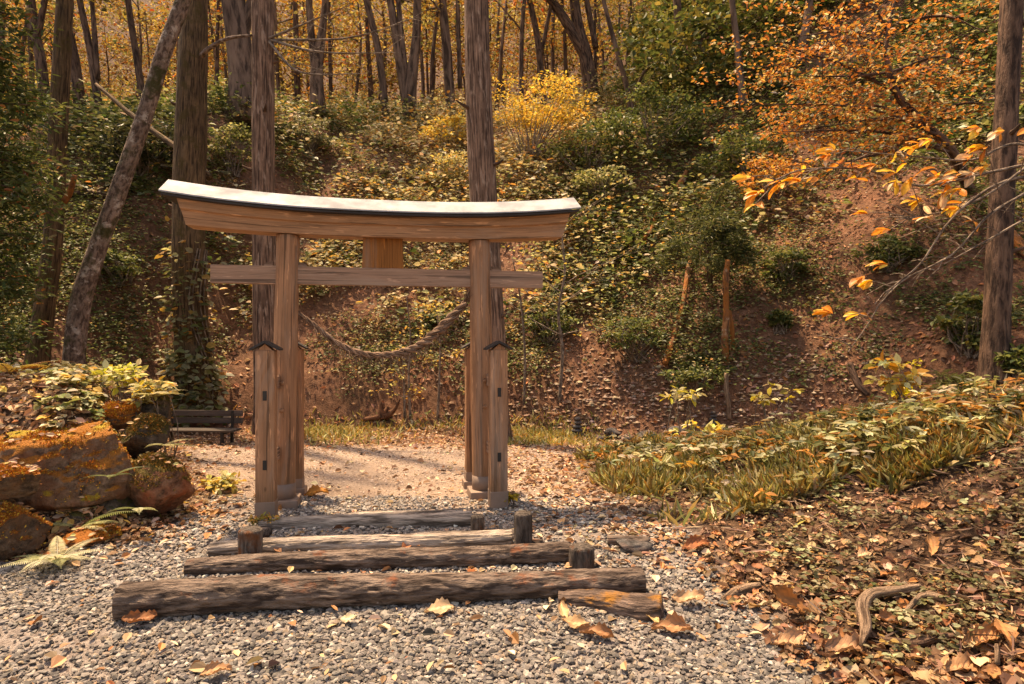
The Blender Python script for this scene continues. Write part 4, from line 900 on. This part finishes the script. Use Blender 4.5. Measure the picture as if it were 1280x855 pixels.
# hanging fir and red poles
b = hit(888, 360); o = thing('hanging_fir', 'dark green fir boughs hanging over the slope above the red log', 'tree', b); g = MB(); tips = []
c = pt(885, 300, b.y - .4)
tube(g, [b - Zu * .1, c], [.06, .045], 9, .2, .05)
for k in range(20): branchy(g, c + Vector((R.normal() * .2, R.normal() * .2, R.uniform(-.3, .4))), (R.uniform(-1, 1), R.uniform(-.8, .2), .15), R.uniform(.5, 1.1), .018, 1, 4, tips, k, .13, 4)
mk('branches', g, M['dark_bark'], o); g = MB(); clumps(g, np.array(tips), .17, 22, .10, [(.05, .065, .02), (.09, .1, .035), (.2, .2, .08)], [3, 3, 1], .5, .5, .22); mk('foliage', g, M['leaf'], o, smooth=False)
def pole(name, label, pts, widths, mat, cat, off=.05, seg=12, lift=None, rough=.06):
    """a stick or log lying on the terrain through the given pixels"""
    P = []; W_ = []
    for (x, y), w_ in zip(pts, widths):
        p = hit(x, y); r = w_ / 2 / F * p.y; P.append(p + Vector((0, 0, r * .6 + off))); W_.append(r)
    g = MB(); tube(g, P, W_, seg, .04, rough, 8, seed=pts[0][0]); c = sum(P, Vector()) / len(P)
    return tag(mk(name, g, M[mat], loc=P[0]), label, cat)
def upright(name, label, pts, widths, mat, cat, lean=.12):
    """a dead stem standing on the slope at its lowest pixel, leaning back against the hill"""
    b = hit(*pts[0]); P = []
    for k, (x, y) in enumerate(pts):
        P.append(pt(x, y, b.y - .12 + lean * 0.0)); 
    P.insert(0, P[0] - Zu * .25); ww = [widths[0]] + list(widths)
    g = MB(); tube(g, P, [q / 2 / F * b.y for q in ww], 14, .04, .10, 6, seed=pts[0][0], ridge=(.08, 2.5, 3))
    return tag(mk(name, g, M[mat], loc=b), label, cat)
upright('dead_trunk', 'upright dead trunk with orange peeling bark on the slope under the fir boughs', [(907, 445), (906, 420), (908, 390), (907, 350), (910, 325)], [9, 9, 8, 8, 6], 'orange_bark', 'dead trunk')
upright('dead_trunk', 'shorter orange brown stem beside the peeling dead trunk', [(916, 432), (915, 410), (912, 388)], [6, 6, 4], 'orange_bark', 'dead trunk')
upright('dead_trunk', 'grey root end sticking out of the soil below the peeling dead trunk', [(911, 505), (908, 490), (908, 466)], [6, 7, 5], 'driftwood', 'dead root')
pole('leaning_pole', 'long thin reddish pole leaning on the slope left of the dead trunk', [(831, 468), (843, 430), (853, 395), (860, 350), (866, 318)], [8, 7, 6, 6, 5], 'orange_bark', 'pole', .15)
pole('fallen_branch', 'short orange branch piece high on the slope above the fir boughs', [(843, 250), (852, 238), (858, 225)], [9, 8, 6], 'orange_bark', 'branch', .15)
pole('fallen_branch', 'orange brown stick on the slope just above left of the leaning pole', [(805, 308), (814, 295), (822, 275)], [7, 6, 5], 'orange_bark', 'branch', .12)
pole('fallen_log', 'orange moss log slanting down at the right edge beside the straight trunk', [(1262, 305), (1285, 330), (1310, 350)], [13, 13, 12], 'orange_bark', 'log', .12)
P = [(120, 105), (160, 140), (200, 170), (232, 192)]; Yl = 12.6
g = MB(); PP = [pt(x, y, Yl - .25 * k) for k, (x, y) in enumerate(P)] + [pt(262, 222, Yl - 1.0)]; tube(g, PP, [.03, .045, .055, .06, .065], 12, .2, .06, 5); tag(mk('fallen_tree', g, M['mossy_bark'], loc=PP[-1]), 'dark fallen trunk leaning diagonally behind the lichen trunk and the ivy trunk', 'fallen tree')
pole('fallen_branch', 'curved grey branch on soil just above the right stream bank', [(1062, 462), (1072, 485), (1085, 500)], [9, 8, 6], 'dark_bark', 'branch', .04)
pole('fallen_log', 'long dark log on the dim slope between the two left trunks', [(85, 250), (110, 248), (145, 250)], [8, 8, 7], 'far_bark', 'log', .05)
# stump under the rope
b = hit(478, 527); o = thing('tree_stump', 'small torn reddish stump with root prongs seen under the rope', 'stump', b)
g = MB(); Yb = b.y
tube(g, [b + Vector((-.38, -.02, .03)), b + Vector((-.12, 0, .07)), b + Vector((.1, 0, .12))], [.035, .055, .07], 10, .05, .12, 8); tube(g, [b + Vector((.0, 0, .05)), b + Vector((-.02, 0, .2)), b + Vector((-.03, 0, .36))], [.09, .055, .02], 10, .05, .15, 8)
tube(g, [b + Vector((.05, 0, .08)), b + Vector((.2, 0, .2)), b + Vector((.32, 0, .4))], [.07, .045, .015], 10, .05, .15, 8); tube(g, [b + Vector((.02, 0, .1)), b + Vector((.1, -.02, .28))], [.06, .02], 10, .05, .15, 8); mk('roots', g, M['stump'], o)

# ---------------------------------------------------------------- roots and sticks on the near bank
pole('weathered_root', 'bleached bent root arching out of the soil at lower right', [(1076, 822), (1082, 800), (1078, 775), (1090, 758), (1120, 752), (1150, 748)], [4, 14, 17, 14, 11, 8], 'driftwood', 'root', .05, 16)
pole('weathered_root', 'thinner grey root curving right beside the bleached bent root', [(1126, 782), (1140, 765), (1158, 754), (1190, 762)], [4, 7, 9, 8], 'driftwood', 'root', .03, 12)
pole('fallen_branch', 'thick dark straight branch on the soil right of the bleached root', [(1105, 808), (1140, 812), (1170, 806), (1200, 803)], [10, 12, 12, 9], 'dark_bark', 'branch', .015, 14)
pole('fallen_branch', 'half buried brown branch where the gravel meets the bank', [(903, 752), (925, 742), (950, 736)], [8, 14, 11], 'driftwood', 'branch', -.005, 14)
pole('weathered_root', 'pale arching root on the crest of the right bank', [(1132, 528), (1148, 517), (1165, 511), (1190, 511), (1215, 522)], [3, 5, 6, 6, 4], 'driftwood', 'root', .09, 10)
pole('thin_stick', 'upright thin tan stick near the lower right corner', [(1247, 845), (1246, 822)], [6, 5], 'driftwood', 'stick', .05, 8)
# ---------------------------------------------------------------- big fallen leaves
BL = [(1000, 775, 62, .9, 2.7, (.40, .17, .06), .5, 'large upright curled brown leaf at the gravel edge right of the half buried branch'),
 (1262, 815, 50, 1.3, 1.4, (.45, .20, .08), .25, 'large ribbed brown leaf standing upright at the lower right corner'),
 (1225, 812, 70, .35, .3, (.48, .23, .10), .6, 'long curled brown leaf between the dark branch and the ribbed leaf'),
 (1205, 845, 60, .1, .2, (.42, .22, .11), .3, 'flat brown leaf at the bottom edge below the curled leaf'),
 (1120, 788, 50, .1, 3.0, (.33, .15, .07), .4, 'dark brown leaf just above the thick straight branch'),
 (1150, 640, 38, .3, .4, (.45, .2, .08), .4, 'rusty leaf lying high on the middle of the right bank'),
 (1165, 700, 40, .7, 1.2, (.5, .24, .1), .5, 'brown curled leaf above the grey curving root'),
 (1235, 645, 30, .2, .1, (.5, .22, .08), .3, 'reddish leaf on the right bank near the right edge'),
 (720, 790, 42, .1, 2.8, (.52, .32, .17), .3, 'crumpled tan leaf in front of the mossy stub log'),
 (745, 800, 50, .1, -.35, (.36, .17, .08), .6, 'long narrow brown leaf lying in front of the stub log'),
 (705, 775, 34, .3, 1.7, (.58, .37, .2), .4, 'small pale tan leaf beside the left tip of the stub log'),
 (550, 770, 46, .05, .2, (.55, .37, .22), .15, 'flat wide tan leaf on the gravel in front of the longest log'),
 (435, 783, 26, .05, 0, (.66, .52, .33), .05, 'pale cream round leaf on the gravel at the lower middle left'),
 (270, 850, 44, .1, .7, (.5, .27, .14), .5, 'narrow brown leaf at the bottom edge on the gravel'),
 (175, 785, 46, .1, .3, (.30, .12, .05), .5, 'dark red brown leaf under the left end of the longest log'),
 (395, 755, 24, .4, 1.2, (.4, .2, .12), .4, 'small brown leaf against the front of the longest log'),
 (420, 710, 26, .2, .1, (.6, .28, .07), .3, 'orange leaf between the first and second log'),
 (840, 795, 60, .1, -.3, (.40, .2, .1), .5, 'long curled brown leaf right of the stub log on the gravel'),
 (815, 780, 30, .3, 2.0, (.62, .42, .2), .3, 'yellowish tan leaf just right of the mossy stub end'),
 (870, 690, 44, .3, .2, (.34, .12, .05), .4, 'dark rust leaf at the gravel edge above the half buried branch'),
 (860, 760, 50, .1, .1, (.5, .3, .17), .4, 'tan leaf on the gravel left of the large upright leaf'),
 (1060, 820, 70, .1, .1, (.42, .23, .13), .5, 'crumpled brown leaf at the foot of the bleached root'),
 (985, 812, 56, .1, .2, (.48, .27, .15), .45, 'crinkled brown leaf pile piece below the large upright leaf'),
 (1080, 700, 30, .2, .5, (.55, .36, .22), .3, 'pale dry leaf in the middle of the right bank slope'),
 (1005, 655, 26, .2, 2.5, (.6, .4, .25), .3, 'small pale leaf on the upper left part of the right bank'),
 (395, 622, 34, .3, .2, (.62, .25, .05), .3, 'bright orange leaf at the foot of the left gate pillar')]
for i, (x, y, wpx, tilt, ang, col, curl, lab) in enumerate(BL):
    p = hit(x, y); L = wpx * .86 / F * p.y; d = Vector((math.cos(ang), math.sin(ang) * .8, 0)).normalized(); d = (d + Zu * tilt * .6).normalized()
    g = MB(); big_leaf_mesh(g, p - d * L * .5 * (1 if tilt < .5 else .4) + Zu * (.03 + .1 * L), d, Vector((.1 * math.sin(i), -.35 - tilt * .6, 1)), L, L * .5, col, curl + .1, i, 1.6, (1 if i % 2 else -1), 12, 8)
    tag(mk('fallen_leaf', g, M['dry_leaf'], loc=p), lab, 'leaf', 'large fallen leaves')
def leaf_drift(n, ylo, yhi, dens, L, name, label, pal):
    x, y = scatter(n, ylo, yhi, dens); g = MB(); nv = 24; per = n // nv
    for q in range(nv):
        t_ = MB(); big_leaf_mesh(t_, (-.5, 0, 0), (1, 0, R.normal() * .2), (R.normal() * .3, R.normal() * .3, 1), 1, R.uniform(.4, .7), (1, 1, 1), R.uniform(.05, .6), q, 1.3, R.choice([-1, 1]), 6, 4)
        B = t_.v[0]; Fb = t_.f[0]; cb = t_.c[0]; k = len(B); sl_ = slice(q * per, (q + 1) * per); xs, ys = x[sl_], y[sl_]; m_ = len(xs)
        a = R.uniform(0, 6.28, m_); b_ = R.normal(0, .35, m_); l = L * R.uniform(.5, 1.5, m_)
        X = B[None, :, 0] * np.ones((m_, 1)); Y_ = B[None, :, 1] * np.cos(b_)[:, None] - B[None, :, 2] * np.sin(b_)[:, None]; Z_ = B[None, :, 1] * np.sin(b_)[:, None] + B[None, :, 2] * np.cos(b_)[:, None]
        V = np.stack([X * np.cos(a)[:, None] - Y_ * np.sin(a)[:, None], X * np.sin(a)[:, None] + Y_ * np.cos(a)[:, None], Z_], -1) * l[:, None, None] + np.stack([xs, ys, H(xs, ys) + R.uniform(.01, .035, m_)], -1)[:, None]
        c = cols(m_, pal, .22)[:, None, :] * cb[None]
        g.add(V.reshape(-1, 3), (np.arange(m_)[:, None, None] * k + Fb[None]).reshape(-1, Fb.shape[1]), np.clip(c, 0, .9).reshape(-1, 3))
    return tag(mk(name, g, M['dry_leaf']), label, 'leaf litter', kind='stuff')
leaf_drift(1300, 2.8, 6.4, lambda x, y, px, py: ss(-.3, .1, x - edge_r(y)) * (.12 + .88 * ss(1.3, .2, x - edge_r(y)) * ss(5.2, 4.2, y)), .075, 'curled_leaf_litter', 'curled dry leaves piled along the edge of the right bank', BROWN)
leaf_drift(500, 4.2, 5.8, lambda x, y, px, py: ss(.5, -.1, x - edge_l(y)) * (x > -4.4) * ss(4.2, 4.7, y), .07, 'mound_foot_leaf_litter', 'curled dry leaves around the foot of the boulders', BROWN)
# ---------------------------------------------------------------- boulders
ROCKS = []
def boulder(label, cpx, cpy, wpx, hpx, Y, mat, seed, dscale=.8, cuts=5, sub=5, name='boulder', rot=0.0, group='boulders edging the left mound', rough=1.0):
    c = pt(cpx, cpy, Y); wx, hz = wpx / 2 / F * Y, hpx / 2 / F * Y
    bm = bmesh.new(); bmesh.ops.create_icosphere(bm, subdivisions=sub, radius=1); B = np.array([v.co[:] for v in bm.verts]); Fb = np.array([[v.index for v in f.verts] for f in bm.faces]); bm.free()
    rr_ = np.random.default_rng(seed)
    for k in range(cuts + 4):
        n_ = nrm(rr_.standard_normal(3)); d = rr_.uniform(.55, .8); q = B @ n_; B = B - np.maximum(q - d, 0)[:, None] * n_ * .93
    B /= np.abs(B).max(0)
    B = B * (1 + .13 * fbm(B[:, 0] * 1.3 + seed, B[:, 1] * 1.3, B[:, 2] * 1.3, 3) + .05 * rough * fbm(B[:, 0] * 5 + seed, B[:, 1] * 5, B[:, 2] * 5, 4) - .045 * rough * (1 - np.abs(fbm(B[:, 0] * 2.5, B[:, 1] * 2.5 + seed, B[:, 2] * 3.5, 3)) * 5).clip(0, 1) * (sub > 3))[:, None]
    V = B * np.array([wx, wx * dscale, hz]); ca, sa = math.cos(rot), math.sin(rot)
    V = np.stack([V[:, 0] * ca - V[:, 2] * sa, V[:, 1], V[:, 0] * sa + V[:, 2] * ca], -1) + np.array(c)
    g = MB(); g.add(V, Fb); base = Vector((c.x, c.y, c.z - hz))
    if sub >= 5 and wpx > 40: ROCKS.append((V, V[Fb], mat))
    return tag(mk(name, g, M[mat], loc=base), label, 'boulder' if name == 'boulder' else 'rock', group)
boulder('largest boulder of the left mound, angular face and orange yellow moss on top', 84, 588, 190, 136, 5.4, 'boulder', 3, .8, 6, 6, rot=.38)
boulder('reddish bare boulder at the right end of the left mound, beside the path', 198, 612, 92, 92, 5.55, 'red_boulder', 8, .9, 6)
boulder('rounded orange mossy rock at the left edge above the others', 12, 602, 82, 42, 4.75, 'orange_moss_rock', 12, .9, 3)
boulder('orange mossy rock at the lower left edge, in the dark', 8, 662, 95, 80, 4.75, 'orange_moss_rock', 15, .8, 3)
boulder('small dark mossy rock wedged under the largest boulder', 105, 648, 50, 36, 5.15, 'dark_rock', 16, .9, 3)
boulder('dark mossy rock between the largest and the reddish boulder', 143, 635, 62, 60, 5.35, 'dark_rock', 17, .9, 4)
boulder('brown mossy rock on top of the mound behind the largest boulder', 150, 520, 46, 34, 5.9, 'orange_moss_rock', 19, .9, 3)
boulder('upright dark rock stacked above the reddish boulder', 183, 550, 62, 66, 5.75, 'dark_rock', 21, .9, 4)
boulder('low leafy topped rock at the right end of the mound crest', 198, 518, 44, 60, 6.1, 'dark_rock', 23, .9, 4)
boulder('flat mossy stone half hidden under the fern on the left', 118, 672, 70, 26, 4.95, 'orange_moss_rock', 25, .9, 3)
boulder('mossy rock with an orange top at the far left behind the rounded one', 30, 570, 90, 50, 5.3, 'boulder', 31, .9, 4)
boulder('dark soil covered rock filling the gap left of the largest boulder', 20, 632, 110, 60, 5.5, 'dark_rock', 51, .9, 3)
boulder('brown mossy rock at the left edge behind the fern, under the big slab', 60, 668, 90, 50, 5.25, 'dark_rock', 52, .9, 3)
gm, gl_ = MB(), MB()
for V, T3, mt_ in ROCKS:
    e1, e2 = T3[:, 1] - T3[:, 0], T3[:, 2] - T3[:, 0]; cr = np.cross(e1, e2); ar = np.linalg.norm(cr, axis=1) / 2; nn = cr / (2 * ar[:, None] + 1e-12)
    cn = T3.mean(1); w_ = ar * ss(.15, .75, nn[:, 2]) * ss(-.15, .25, fbm(cn[:, 0] * 5, cn[:, 1] * 5, cn[:, 2] * 5, 4) + .05)
    n = int(min(9000, w_.sum() * 42000)); i = R.choice(len(w_), n, p=w_ / w_.sum()); P = cn[i] + .004 * R.standard_normal((n, 3))
    pal = {'dark_rock': [(.12, .10, .025), (.2, .13, .04), (.3, .14, .03)], 'red_boulder': [(.2, .12, .03), (.3, .15, .03), (.14, .11, .03)]}.get(mt_, [(.50, .19, .03), (.42, .14, .025), (.55, .34, .05), (.3, .11, .03)])
    leaves(gm, P, nn[i] + .6 * R.standard_normal((n, 3)), rdir(n, 1), .016 * R.uniform(.5, 1.5, n), .5, cols(n, pal, .25))
    w2 = ar * ss(.45, .85, nn[:, 2]); n = int(min(140, w2.sum() * 420)); i = R.choice(len(w2), n, p=w2 / w2.sum())
    leaves(gl_, cn[i] + nn[i] * .012, rdir(n, .1), nn[i] + .35 * R.standard_normal((n, 3)), .05 * R.uniform(.5, 1.4, n), .55, cols(n, BROWN + [(.5, .4, .15)], .2), .5, -.1)
tag(mk('moss', gm, M['dry_leaf'], smooth=False), 'orange and brown moss growing on the boulders', 'moss', kind='stuff')
tag(mk('rock_litter', gl_, M['dry_leaf'], smooth=False), 'dry leaves caught on top of the boulders', 'leaf litter', kind='stuff')
# stream rocks and little cairns
for i, (x, y, w_, h_, lab) in enumerate(((766, 541, 22, 13, 'dark pointed rock in the stream bed right of the gate'), (752, 549, 12, 8, 'small pale rock left of the dark pointed one'), (808, 545, 26, 14, 'wet dark rock in the middle of the stream bed'), (845, 540, 30, 15, 'flat grey rock in the stream bed'), (835, 553, 16, 9, 'small brown rock below the flat grey one'), (895, 548, 34, 14, 'long dark rock at the right end of the stream bed'), (925, 541, 18, 10, 'small dark rock right of the long dark one'), (786, 550, 14, 9, 'little brown rock between the pointed and the wet rock'), (790, 680, 50, 13, 'flat brownish stone on the path right of the steps'))):
    p = hit(x, y + h_ / 2); boulder(lab, x, y, w_, h_, p.y, 'stream_rock', 40 + i, .9, 3, 3, 'rock', group='rocks in the dry stream bed' if i < 8 else None)
for (x, y, h_, lab) in ((722, 546, 26, 'small cairn of dark stacked stones at the path end right of the gate'), (892, 536, 22, 'small cairn of flat stones in the stream bed at right')):
    p = hit(x, y); o = thing('stone_cairn', lab, 'cairn', p); z = 0; s = h_ / F * p.y
    for k in range(5):
        r = s * (.34 - .045 * k); hh = s * .105; bm = bmesh.new(); bmesh.ops.create_icosphere(bm, subdivisions=2, radius=1); B = np.array([v.co[:] for v in bm.verts]); Fb = np.array([[v.index for v in f.verts] for f in bm.faces]); bm.free()
        g = MB(); g.add(B * np.array([r, r * .9, hh]) * (1 + .1 * fbm(B[:, 0] * 2 + k, B[:, 1] * 2, B[:, 2]))[:, None] + np.array(p) + np.array([R.normal() * .01, 0, z + hh]), Fb); mk('stone', g, M['stream_rock'], o); z += hh * 1.8
x, y = scatter(2600, 9, 15, lambda x, y, px, py: np.clip(ell(px, py, 800, 500, 170, 45) + .5 * ell(px, py, 1000, 480, 120, 50), 0, 1))
B = np.array([[1, 0, 0], [0, 1, 0], [-1, 0, 0], [0, -1, 0], [0, 0, 1], [0, 0, -1.]]); Fb = np.array([[0, 1, 4], [1, 2, 4], [2, 3, 4], [3, 0, 4], [1, 0, 5], [2, 1, 5], [3, 2, 5], [0, 3, 5]])
V = B[None] * (1 + .3 * R.standard_normal((2600, 6, 1))) * R.uniform(.012, .05, (2600, 1, 1)) * np.array([1.2, 1, .7]) + np.stack([x, y, H(x, y) + .012], -1)[:, None]
g = MB(); g.add(V.reshape(-1, 3), (np.arange(2600)[:, None, None] * 6 + Fb[None]).reshape(-1, 3), np.repeat(cols(2600, [(.24, .14, .09), (.30, .19, .13), (.17, .095, .06), (.36, .26, .19)], .15), 6, 0))
tag(mk('scree', g, M['stone'], smooth=False), 'loose scree stones on the bare soil at the foot of the slope', 'scree', kind='stuff')
# ---------------------------------------------------------------- ferns and plants
def fern(label, px, py, spec, L=.35, pal=((.42, .42, .2), (.5, .5, .3), (.2, .22, .07)), Y=None, lift=0.0):
    b = hit(px, py) if Y is None else pt(px, py, Y); o = thing('fern', label, 'fern', b, None)
    for k, (a, el) in enumerate(spec):
        g = MB(); d = Vector((math.cos(a), math.sin(a), 0)); l = L * R.uniform(.8, 1.15); n = 34; c0 = np.array(pal[k % len(pal)])
        Pc = np.array([tuple(b + d * (l * t * math.cos(el * (1 - t))) + Zu * (lift + l * (math.sin(el) * t - .55 * t * t * math.sin(el + .3)) + .02)) for t in np.linspace(0, 1, n)])
        tube(g, Pc, np.linspace(.004, .001, n), 4, smoothp=False, cap=False, col=tuple(c0 * .6))
        T = np.gradient(Pc, axis=0); T = nrm(T); S = nrm(np.cross(T, np.array([0, 0, 1.])))
        for s in (-1, 1):
            i = np.arange(3, n - 1); fr = 0.0
            P = Pc[i] + (Pc[np.minimum(i + 1, n - 1)] - Pc[i]) * fr; ln = l * .19 * np.sin(np.pi * np.clip((i / n) * .95 + .05, 0, 1))**.8 * (1.25 - i / n)
            leaves(g, P, S[i] * s + T[i] * .35, nrm(np.array([0, 0, 1]) + .12 * R.standard_normal((len(i), 3))), ln, .20, np.tile(c0, (len(i), 1)) * R.uniform(.8, 1.15, (len(i), 1)), .2, .2)
        mk('frond', g, M['leaf'], o, smooth=False)
PI = math.pi
fern('pale fern with spreading fronds at the foot of the left boulders', 72, 706, [(-.2, .5), (-.55, .75), (-.9, .6), (-1.2, .9), (-1.5, .6), (-1.9, .8), (-2.3, .5), (.3, .6), (-3.0, .6), (1.2, .8), (2.2, .9)], .36, ((.55, .53, .36), (.62, .6, .42), (.35, .36, .17)))
fern('small fern with two long pale fronds between the left rocks', 100, 662, [(-.1, .5), (-.45, .35), (.3, .7), (-2.8, .5)], .4, Y=5.0)
fern('small drooping pale fern at the base of the reddish boulder', 172, 640, [(-.4, .4), (-1.0, .5), (-1.9, .6)], .28, Y=5.05)
fern('orange brown dying fern at the left edge of the mound top', 12, 470, [(0, .5), (-.3, .6), (.5, .7), (-1.2, .7), (2.8, .7)], .5, ((.55, .25, .05), (.6, .4, .08)), Y=6.2)
fern('green fern tucked between the dark rocks of the mound', 140, 600, [(-.3, .6), (-1.1, .6), (-2.0, .6), (.4, .8)], .25, ((.14, .15, .05), (.2, .22, .08)), Y=5.1)
fern('fern hanging from the stacked rocks above the reddish boulder', 205, 560, [(-.1, .3), (-.8, .4), (-1.6, .5), (.6, .6)], .3, ((.3, .28, .12), (.45, .4, .2)), Y=5.6)
fern('fern on the right end of the mound crest beside the bench', 190, 500, [(-.1, .5), (-.7, .6), (-1.6, .6), (.6, .7), (3, .6)], .35, ((.42, .38, .15), (.55, .5, .3)), Y=5.9)
shrub('leafy_plant', 'bright yellow green compound leaved plant on top of the left mound', 148, 470, 75, 36, [(.5, .46, .07), (.42, .42, .1), (.6, .55, .3)], 190, .08, Y=6.3, cl=12, flat=.5)
shrub('leafy_plant', 'pale leafy plant on the right end of the left mound crest', 190, 492, 55, 40, PALE + [(.6, .4, .07)], 200, .07, Y=6.0, cl=10)
shrub('leafy_plant', 'low yellowing leafy plant on the path between the mound and the gate', 272, 604, 56, 24, [(.7, .5, .12), (.6, .58, .35), (.4, .36, .12)], 170, .075, cl=12, flat=.5)
shrub('leafy_plant', 'small yellow plant at the foot of the right front gate post', 637, 624, 16, 20, [(.6, .45, .05), (.3, .28, .05)], 90, .05, cl=5)
shrub('leafy_plant', 'mossy tuft of orange leaves at the foot of the left front gate post', 328, 656, 36, 12, [(.5, .25, .05), (.3, .25, .06)], 120, .035, cl=6)
shrub('leafy_plant', 'tall pale leaved sprig in the grass at the left tip of the right bank', 828, 585, 26, 30, PALE, 60, .09, cl=5, asp=.3)
shrub('leafy_plant', 'yellow flat leaved plant in front of the peeling dead trunk', 850, 490, 50, 22, [(.5, .40, .06), (.5, .45, .25)], 60, .10, Y=8.6, cl=6, flat=.3)
shrub('leafy_plant', 'tall plant with yellow and cream leaves by the stream bed at right', 965, 495, 60, 44, [(.5, .40, .06), (.5, .44, .24), (.3, .26, .1)], 60, .10, Y=8.2, cl=7, flat=.3)
shrub('leafy_plant', 'broad cream and yellow leaved plant above the stream rocks', 870, 538, 70, 26, [(.7, .5, .08), (.6, .56, .34), (.4, .36, .1)], 80, .13, Y=8.6, cl=8, flat=.3)
shrub('leafy_plant', 'dark tufted sedge plant on the right slope under the straight trunk', 1195, 480, 60, 36, [(.1, .11, .03), (.16, .15, .05)], 300, .14, cl=6, asp=.1)
shrub('leafy_plant', 'orange and cream leaved plant on the right bank crest near the arching root', 1120, 465, 80, 36, [(.6, .3, .05), (.6, .54, .3), (.5, .42, .1)], 110, .12, Y=6.8, cl=8, flat=.3)
shrub('leafy_plant', 'large blue green leaved plant on the left part of the bank crest', 1090, 565, 50, 34, [(.2, .22, .12), (.33, .33, .2)], 50, .17, Y=5.9, cl=6, flat=.4)
# ---------------------------------------------------------------- bench
bc = pt(254, 540, 10.0); gz = float(H(bc.x, 10.0)); o = thing('park_bench', 'low weathered wooden bench at the far left of the clearing', 'bench', (bc.x, 10.0, gz))
bx = Vector((math.cos(-.06), math.sin(-.06), 0)); by = Vector((-bx.y, bx.x, 0)); O = Vector((bc.x - .12, 10.0, gz))
g = MB()
for k in range(3): box(g, O + by * (-.12 + .12 * k) + Zu * .235, (bx, by, Zu), (.66, .052, .014), .004, 0, seed=k)
mk('seat', g, M['bench'], o, smooth=False)
g = MB()
for k in range(2): box(g, O + by * .2 + Zu * (.36 + .115 * k), (bx, by, Zu), (.66, .014, .045), .004, 0, seed=k + 4)
mk('backrest', g, M['bench'], o, smooth=False)
for s in (-.5, .5):
    g = MB()
    for d in (-.14, .17): box(g, O + bx * s + by * d + Zu * .10, (bx, by, Zu), (.02, .02, .125), .003)
    box(g, O + bx * s + by * .18 + Zu * .36, (bx, by, Zu), (.018, .015, .16), .003); box(g, O + bx * s + Zu * .20, (bx, by, Zu), (.02, .17, .018), .003)
    mk('leg', g, M['iron'], o, smooth=False)
# fallen plank on the mound
g = MB(); p = pt(35, 492, 6.6); box(g, p, (Vector((1, .1, .0)), Vector((-.1, 1, 0)), Zu), (.6, .06, .035), .006, 0)
tag(mk('wooden_plank', g, M['bench'], loc=p), 'weathered dark plank lying on the left mound top', 'plank')
#VEG_END

# ================================================================ CAMERA, LIGHT
cam = bpy.data.cameras.new('camera'); co = bpy.data.objects.new('camera', cam); COL.objects.link(co)
co.location = (0, 0, EYE); co.rotation_euler = (math.radians(90), 0, 0); cam.sensor_width = 36; cam.lens = F / 1280 * 36; cam.clip_end = 500; cam.clip_start = .05
C.camera = co
SD = Vector((-.27, .26, .93)).normalized()
w = bpy.data.worlds.new('World'); C.world = w; w.use_nodes = True; t = w.node_tree
sky = t.nodes.new('ShaderNodeTexSky'); sky.sky_type = 'NISHITA'; sky.sun_disc = False
sky.sun_elevation = math.asin(SD.z); sky.sun_rotation = math.atan2(SD.x, SD.y) % (2 * math.pi); sky.air_density = 1.0; sky.dust_density = 3.0; sky.ozone_density = 1.0
bg = t.nodes['Background']; t.links.new(sky.outputs[0], bg.inputs[0]); bg.inputs[1].default_value = .15
sl = bpy.data.lights.new('sun', 'SUN'); sl.energy = 4.2; sl.angle = math.radians(1.5); sl.color = (1, .90, .74)
so = bpy.data.objects.new('sun', sl); COL.objects.link(so); so.rotation_euler = SD.to_track_quat('Z', 'Y').to_euler(); so.location = (0, 0, 30)
vs = C.view_settings; vs.view_transform = 'Standard'; vs.look = 'None'; vs.exposure = 1.09; vs.gamma = 1
vs.use_white_balance = True; vs.white_balance_temperature = 9400; vs.white_balance_tint = 17
C.cycles.max_bounces = 6; C.cycles.diffuse_bounces = 3; C.cycles.glossy_bounces = 2; C.cycles.transmission_bounces = 4
